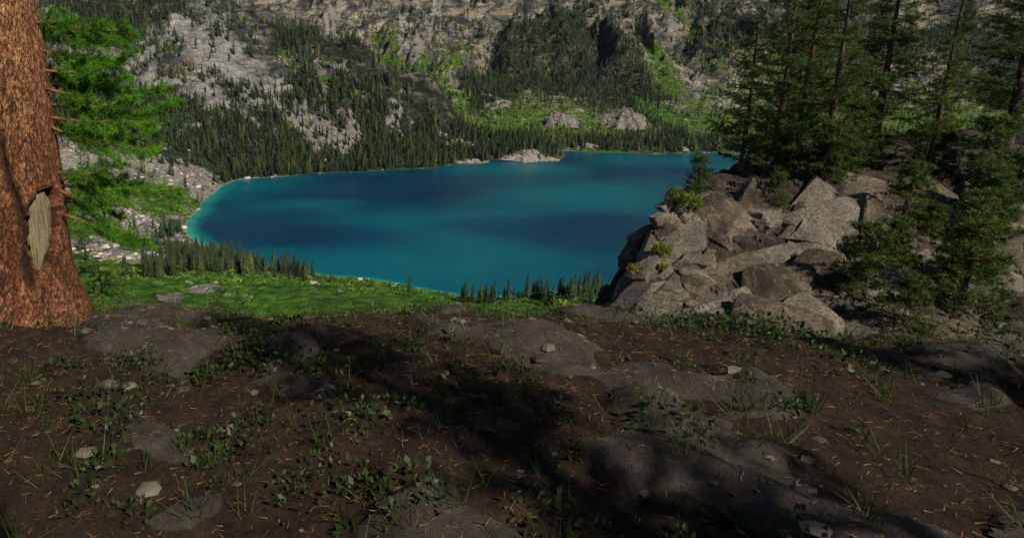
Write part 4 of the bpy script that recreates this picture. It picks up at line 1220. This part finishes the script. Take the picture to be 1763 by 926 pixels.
# unseen pines added behind the camera to shade and darken the ledge
for x_, y_, k_, s_, w_ in ((-8.4, -3.0, 0, 1.25, 'broad shade pine added close behind the viewpoint on the side of the big trunk'), (-1.4, -3.0, 1, 1.2, 'slim shade pine added right behind the viewpoint'),
                           (1.7, -2.6, 0, 1.15, 'broad shade pine added close behind the viewpoint on the side of the crag'), (4.6, -1.8, 1, 1.0, 'slim short shade pine added behind the viewpoint towards the crag'),
                           (7.4, -0.6, 0, 0.9, 'short broad shade pine added at the near end of the ledge below the crag'), (-3.2, -6.5, 1, 1.6, 'tall slim shade pine added at the back of the grove'), (0.6, -6.8, 0, 1.6, 'tall broad shade pine added at the back of the grove')):
    pine(k_, (x_, y_, float(ledge_h(np.array([x_]), np.array([y_]))[0])), s_, random.uniform(0, 6.28), w_, 'unseen grove added behind the viewpoint for shade')

# ------------------------------------------------------------------ shrubs rooted in the crag, plants on the ledge
def leaf_clump(rng, n, rx, rz, leaf, c0, c1, blades=False):
    d = rng.standard_normal((n, 3)); d /= np.linalg.norm(d, axis=1)[:, None]
    rad_ = rng.uniform(0.25, 1.0, (n, 1)) ** 0.5
    P = d * rad_ * np.array([rx, rx, rz]); P[:, 2] = np.abs(P[:, 2])
    D = d * 0.6 + rng.standard_normal((n, 3)) * 0.5 + np.array([0, 0, 0.5]); D /= np.linalg.norm(D, axis=1)[:, None]
    s = np.cross(D, rng.standard_normal((n, 3))); s /= np.linalg.norm(s, axis=1)[:, None]
    L = leaf * rng.uniform(0.6, 1.3, (n, 1)); Wd = L * 0.28
    V = np.stack([P, P + D * L * 0.5 + s * Wd, P + D * L, P + D * L * 0.5 - s * Wd], 1).reshape(-1, 3)
    b_ = np.arange(n)[:, None] * 4
    T = np.concatenate([b_ + np.array([[0, 1, 2]]), b_ + np.array([[0, 2, 3]])])
    w = np.clip(0.2 + 0.6 * rad_ * rng.random((n, 1)) + 0.2 * P[:, 2:] / rz, 0, 1)
    C = np.repeat(np.array(c0) + (np.array(c1) - np.array(c0)) * w, 4, 0)
    return V, T, C
lr = np.random.default_rng(8)
def shrub(px, py, wpx, hpx, label, n=700, c0=(0.03, 0.055, 0.008), c1=(0.15, 0.19, 0.02), name='crag_shrub', leaf=0.06):
    g = crag_hit(px, py); g = g * (1 - 0.32 / np.linalg.norm(g)); w = wpx * g[1] / F * 0.5; h = hpx * g[1] / F
    V, T, C = leaf_clump(lr, n, w, h, leaf, c0, c1)
    V[:, 2] += 0.12 * w * np.sin(V[:, 0] * 9 / w)
    r = link(name, None, None, None, g)
    tag(r, label, 'shrub')
    link('foliage', mesh_np('shrub_leaves', V, T, False, C), M['leaves'], r)
    st = [(np.array([[0, 0, -0.15], [0.3 * w * math.cos(a_), 0.3 * w * math.sin(a_), h * 0.4], [0.65 * w * math.cos(a_), 0.65 * w * math.sin(a_), h * 0.7]]), [0.012, 0.008, 0.004]) for a_ in np.arange(0, 6.2, 1.05)]
    wv, wt = tube(st, 4)
    link('stems', mesh_np('shrub_stems', wv, wt), M['twig'], r)
shrub(1163, 344, 34, 24, 'bright green shrub on the top left shoulder of the crag', 900)
shrub(1190, 352, 46, 20, 'spreading green shrub on the crag just below the young pine', 1100)
shrub(1139, 436, 34, 20, 'round yellow-green shrub in a crevice halfway down the crag', 800, (0.05, 0.07, 0.008), (0.20, 0.21, 0.025))
shrub(1100, 466, 42, 9, 'flat olive tuft on the lower ledge of the crag', 600, (0.07, 0.08, 0.012), (0.24, 0.21, 0.04))
shrub(1140, 462, 14, 8, 'small olive tuft on the crag beside the flat one', 220, (0.06, 0.08, 0.012), (0.2, 0.2, 0.03))
shrub(1110, 402, 12, 7, 'tiny yellowish tuft on the upper left face of the crag', 160, (0.09, 0.09, 0.02), (0.24, 0.2, 0.04))

# low plants on the ledge
VV, TT, CC, off = [], [], [], 0
for k in range(2000):
    x_ = lr.uniform(-7, 11); y_ = lr.uniform(0.9, 7.5)
    if fbm(np.array([x_ / 0.9]), np.array([y_ / 0.9]), 31, 3)[0] < -0.12 + 0.3 * lr.random(): continue
    s_ = 0.04 + 0.16 * lr.random() ** 1.6
    v, t, c = leaf_clump(lr, int(40 + 300 * s_), s_ * 1.3, s_, lr.uniform(0.022, 0.04), (0.008, 0.018, 0.004), (0.035, 0.065, 0.010))
    v += np.array([x_, y_, ledge_h(np.array([x_]), np.array([y_]))[0] - 0.02])
    VV.append(v); TT.append(t + off); CC.append(c); off += len(v)
for k in range(900):
    x_ = lr.uniform(-6, 10); y_ = lr.uniform(0.9, 7.0)
    m_ = 14; P = np.array([x_, y_, ledge_h(np.array([x_]), np.array([y_]))[0] - 0.02]) + lr.standard_normal((m_, 3)) * np.array([0.03, 0.03, 0])
    D = lr.standard_normal((m_, 3)) * 0.45 + np.array([0, 0, 1.0]); D /= np.linalg.norm(D, axis=1)[:, None]
    v, t, c = needle_tris(P, D, 0.17, 0.006, lr, np.array([0.035, 0.055, 0.010]) * lr.uniform(0.4, 1.6, (m_, 1)) * np.ones((1, 3)))
    VV.append(v); TT.append(t + off); CC.append(c); off += len(v)
tag(link('ledge_undergrowth', mesh_np('ledge_undergrowth', np.concatenate(VV), np.concatenate(TT), False, np.concatenate(CC)), M['leaves']), 'dark low undergrowth and grass on the shaded ledge', 'undergrowth', None, 'stuff')
# stones and fallen needles on the ledge
n_ = 3800
x_ = lr.uniform(-6, 10, n_); y_ = lr.uniform(0.9, 7.5, n_)
kk = (fbm(x_ / 1.1 + 3, y_ / 1.1, 66, 3) > lr.uniform(-0.35, 0.6, n_)); x_, y_ = x_[kk], y_[kk]
ss = 0.008 + 0.045 * lr.random(len(x_)) ** 4
V, T, C = merge(P_ST, np.stack([x_, y_, ledge_h(x_, y_)], 1), np.stack([ss * 1.3, ss, ss * 0.75], 1), lr.uniform(0, 6.28, len(x_)), lr.integers(0, 8, len(x_)), np.array([0.085, 0.074, 0.06]) * lr.uniform(0.3, 1.4, (len(x_), 1)))
tag(link('ledge_rubble', mesh_np('ledge_rubble', V, T, False, C), M['tintrock']), 'small grey stones scattered over the shaded ledge', 'rubble', None, 'stuff')
n_ = 52000
x_ = lr.uniform(-6, 10, n_); y_ = 0.9 + 6 * lr.random(n_) ** 1.3
D = np.stack([lr.standard_normal(n_), lr.standard_normal(n_), 0.25 * lr.standard_normal(n_)], 1); D /= np.linalg.norm(D, axis=1)[:, None]
V, T, C = needle_tris(np.stack([x_, y_, ledge_h(x_, y_) + 0.006], 1), D, 0.045, 0.004, lr, np.array([0.13, 0.07, 0.03]) * lr.uniform(0.3, 1.5, (n_, 1)))
tag(link('needle_litter', mesh_np('needle_litter', V, T, False, C), M['tintrock']), 'brown fallen needles littering the soil of the ledge', 'litter', None, 'stuff')
for m_ in sorted(bpy.data.meshes, key=lambda q: -len(q.loops))[:14]: print('TRI', m_.name, len(m_.loops) - 2 * len(m_.polygons), m_.users)
print('TRI total', sum(len(m_.loops) - 2 * len(m_.polygons) for m_ in bpy.data.meshes))
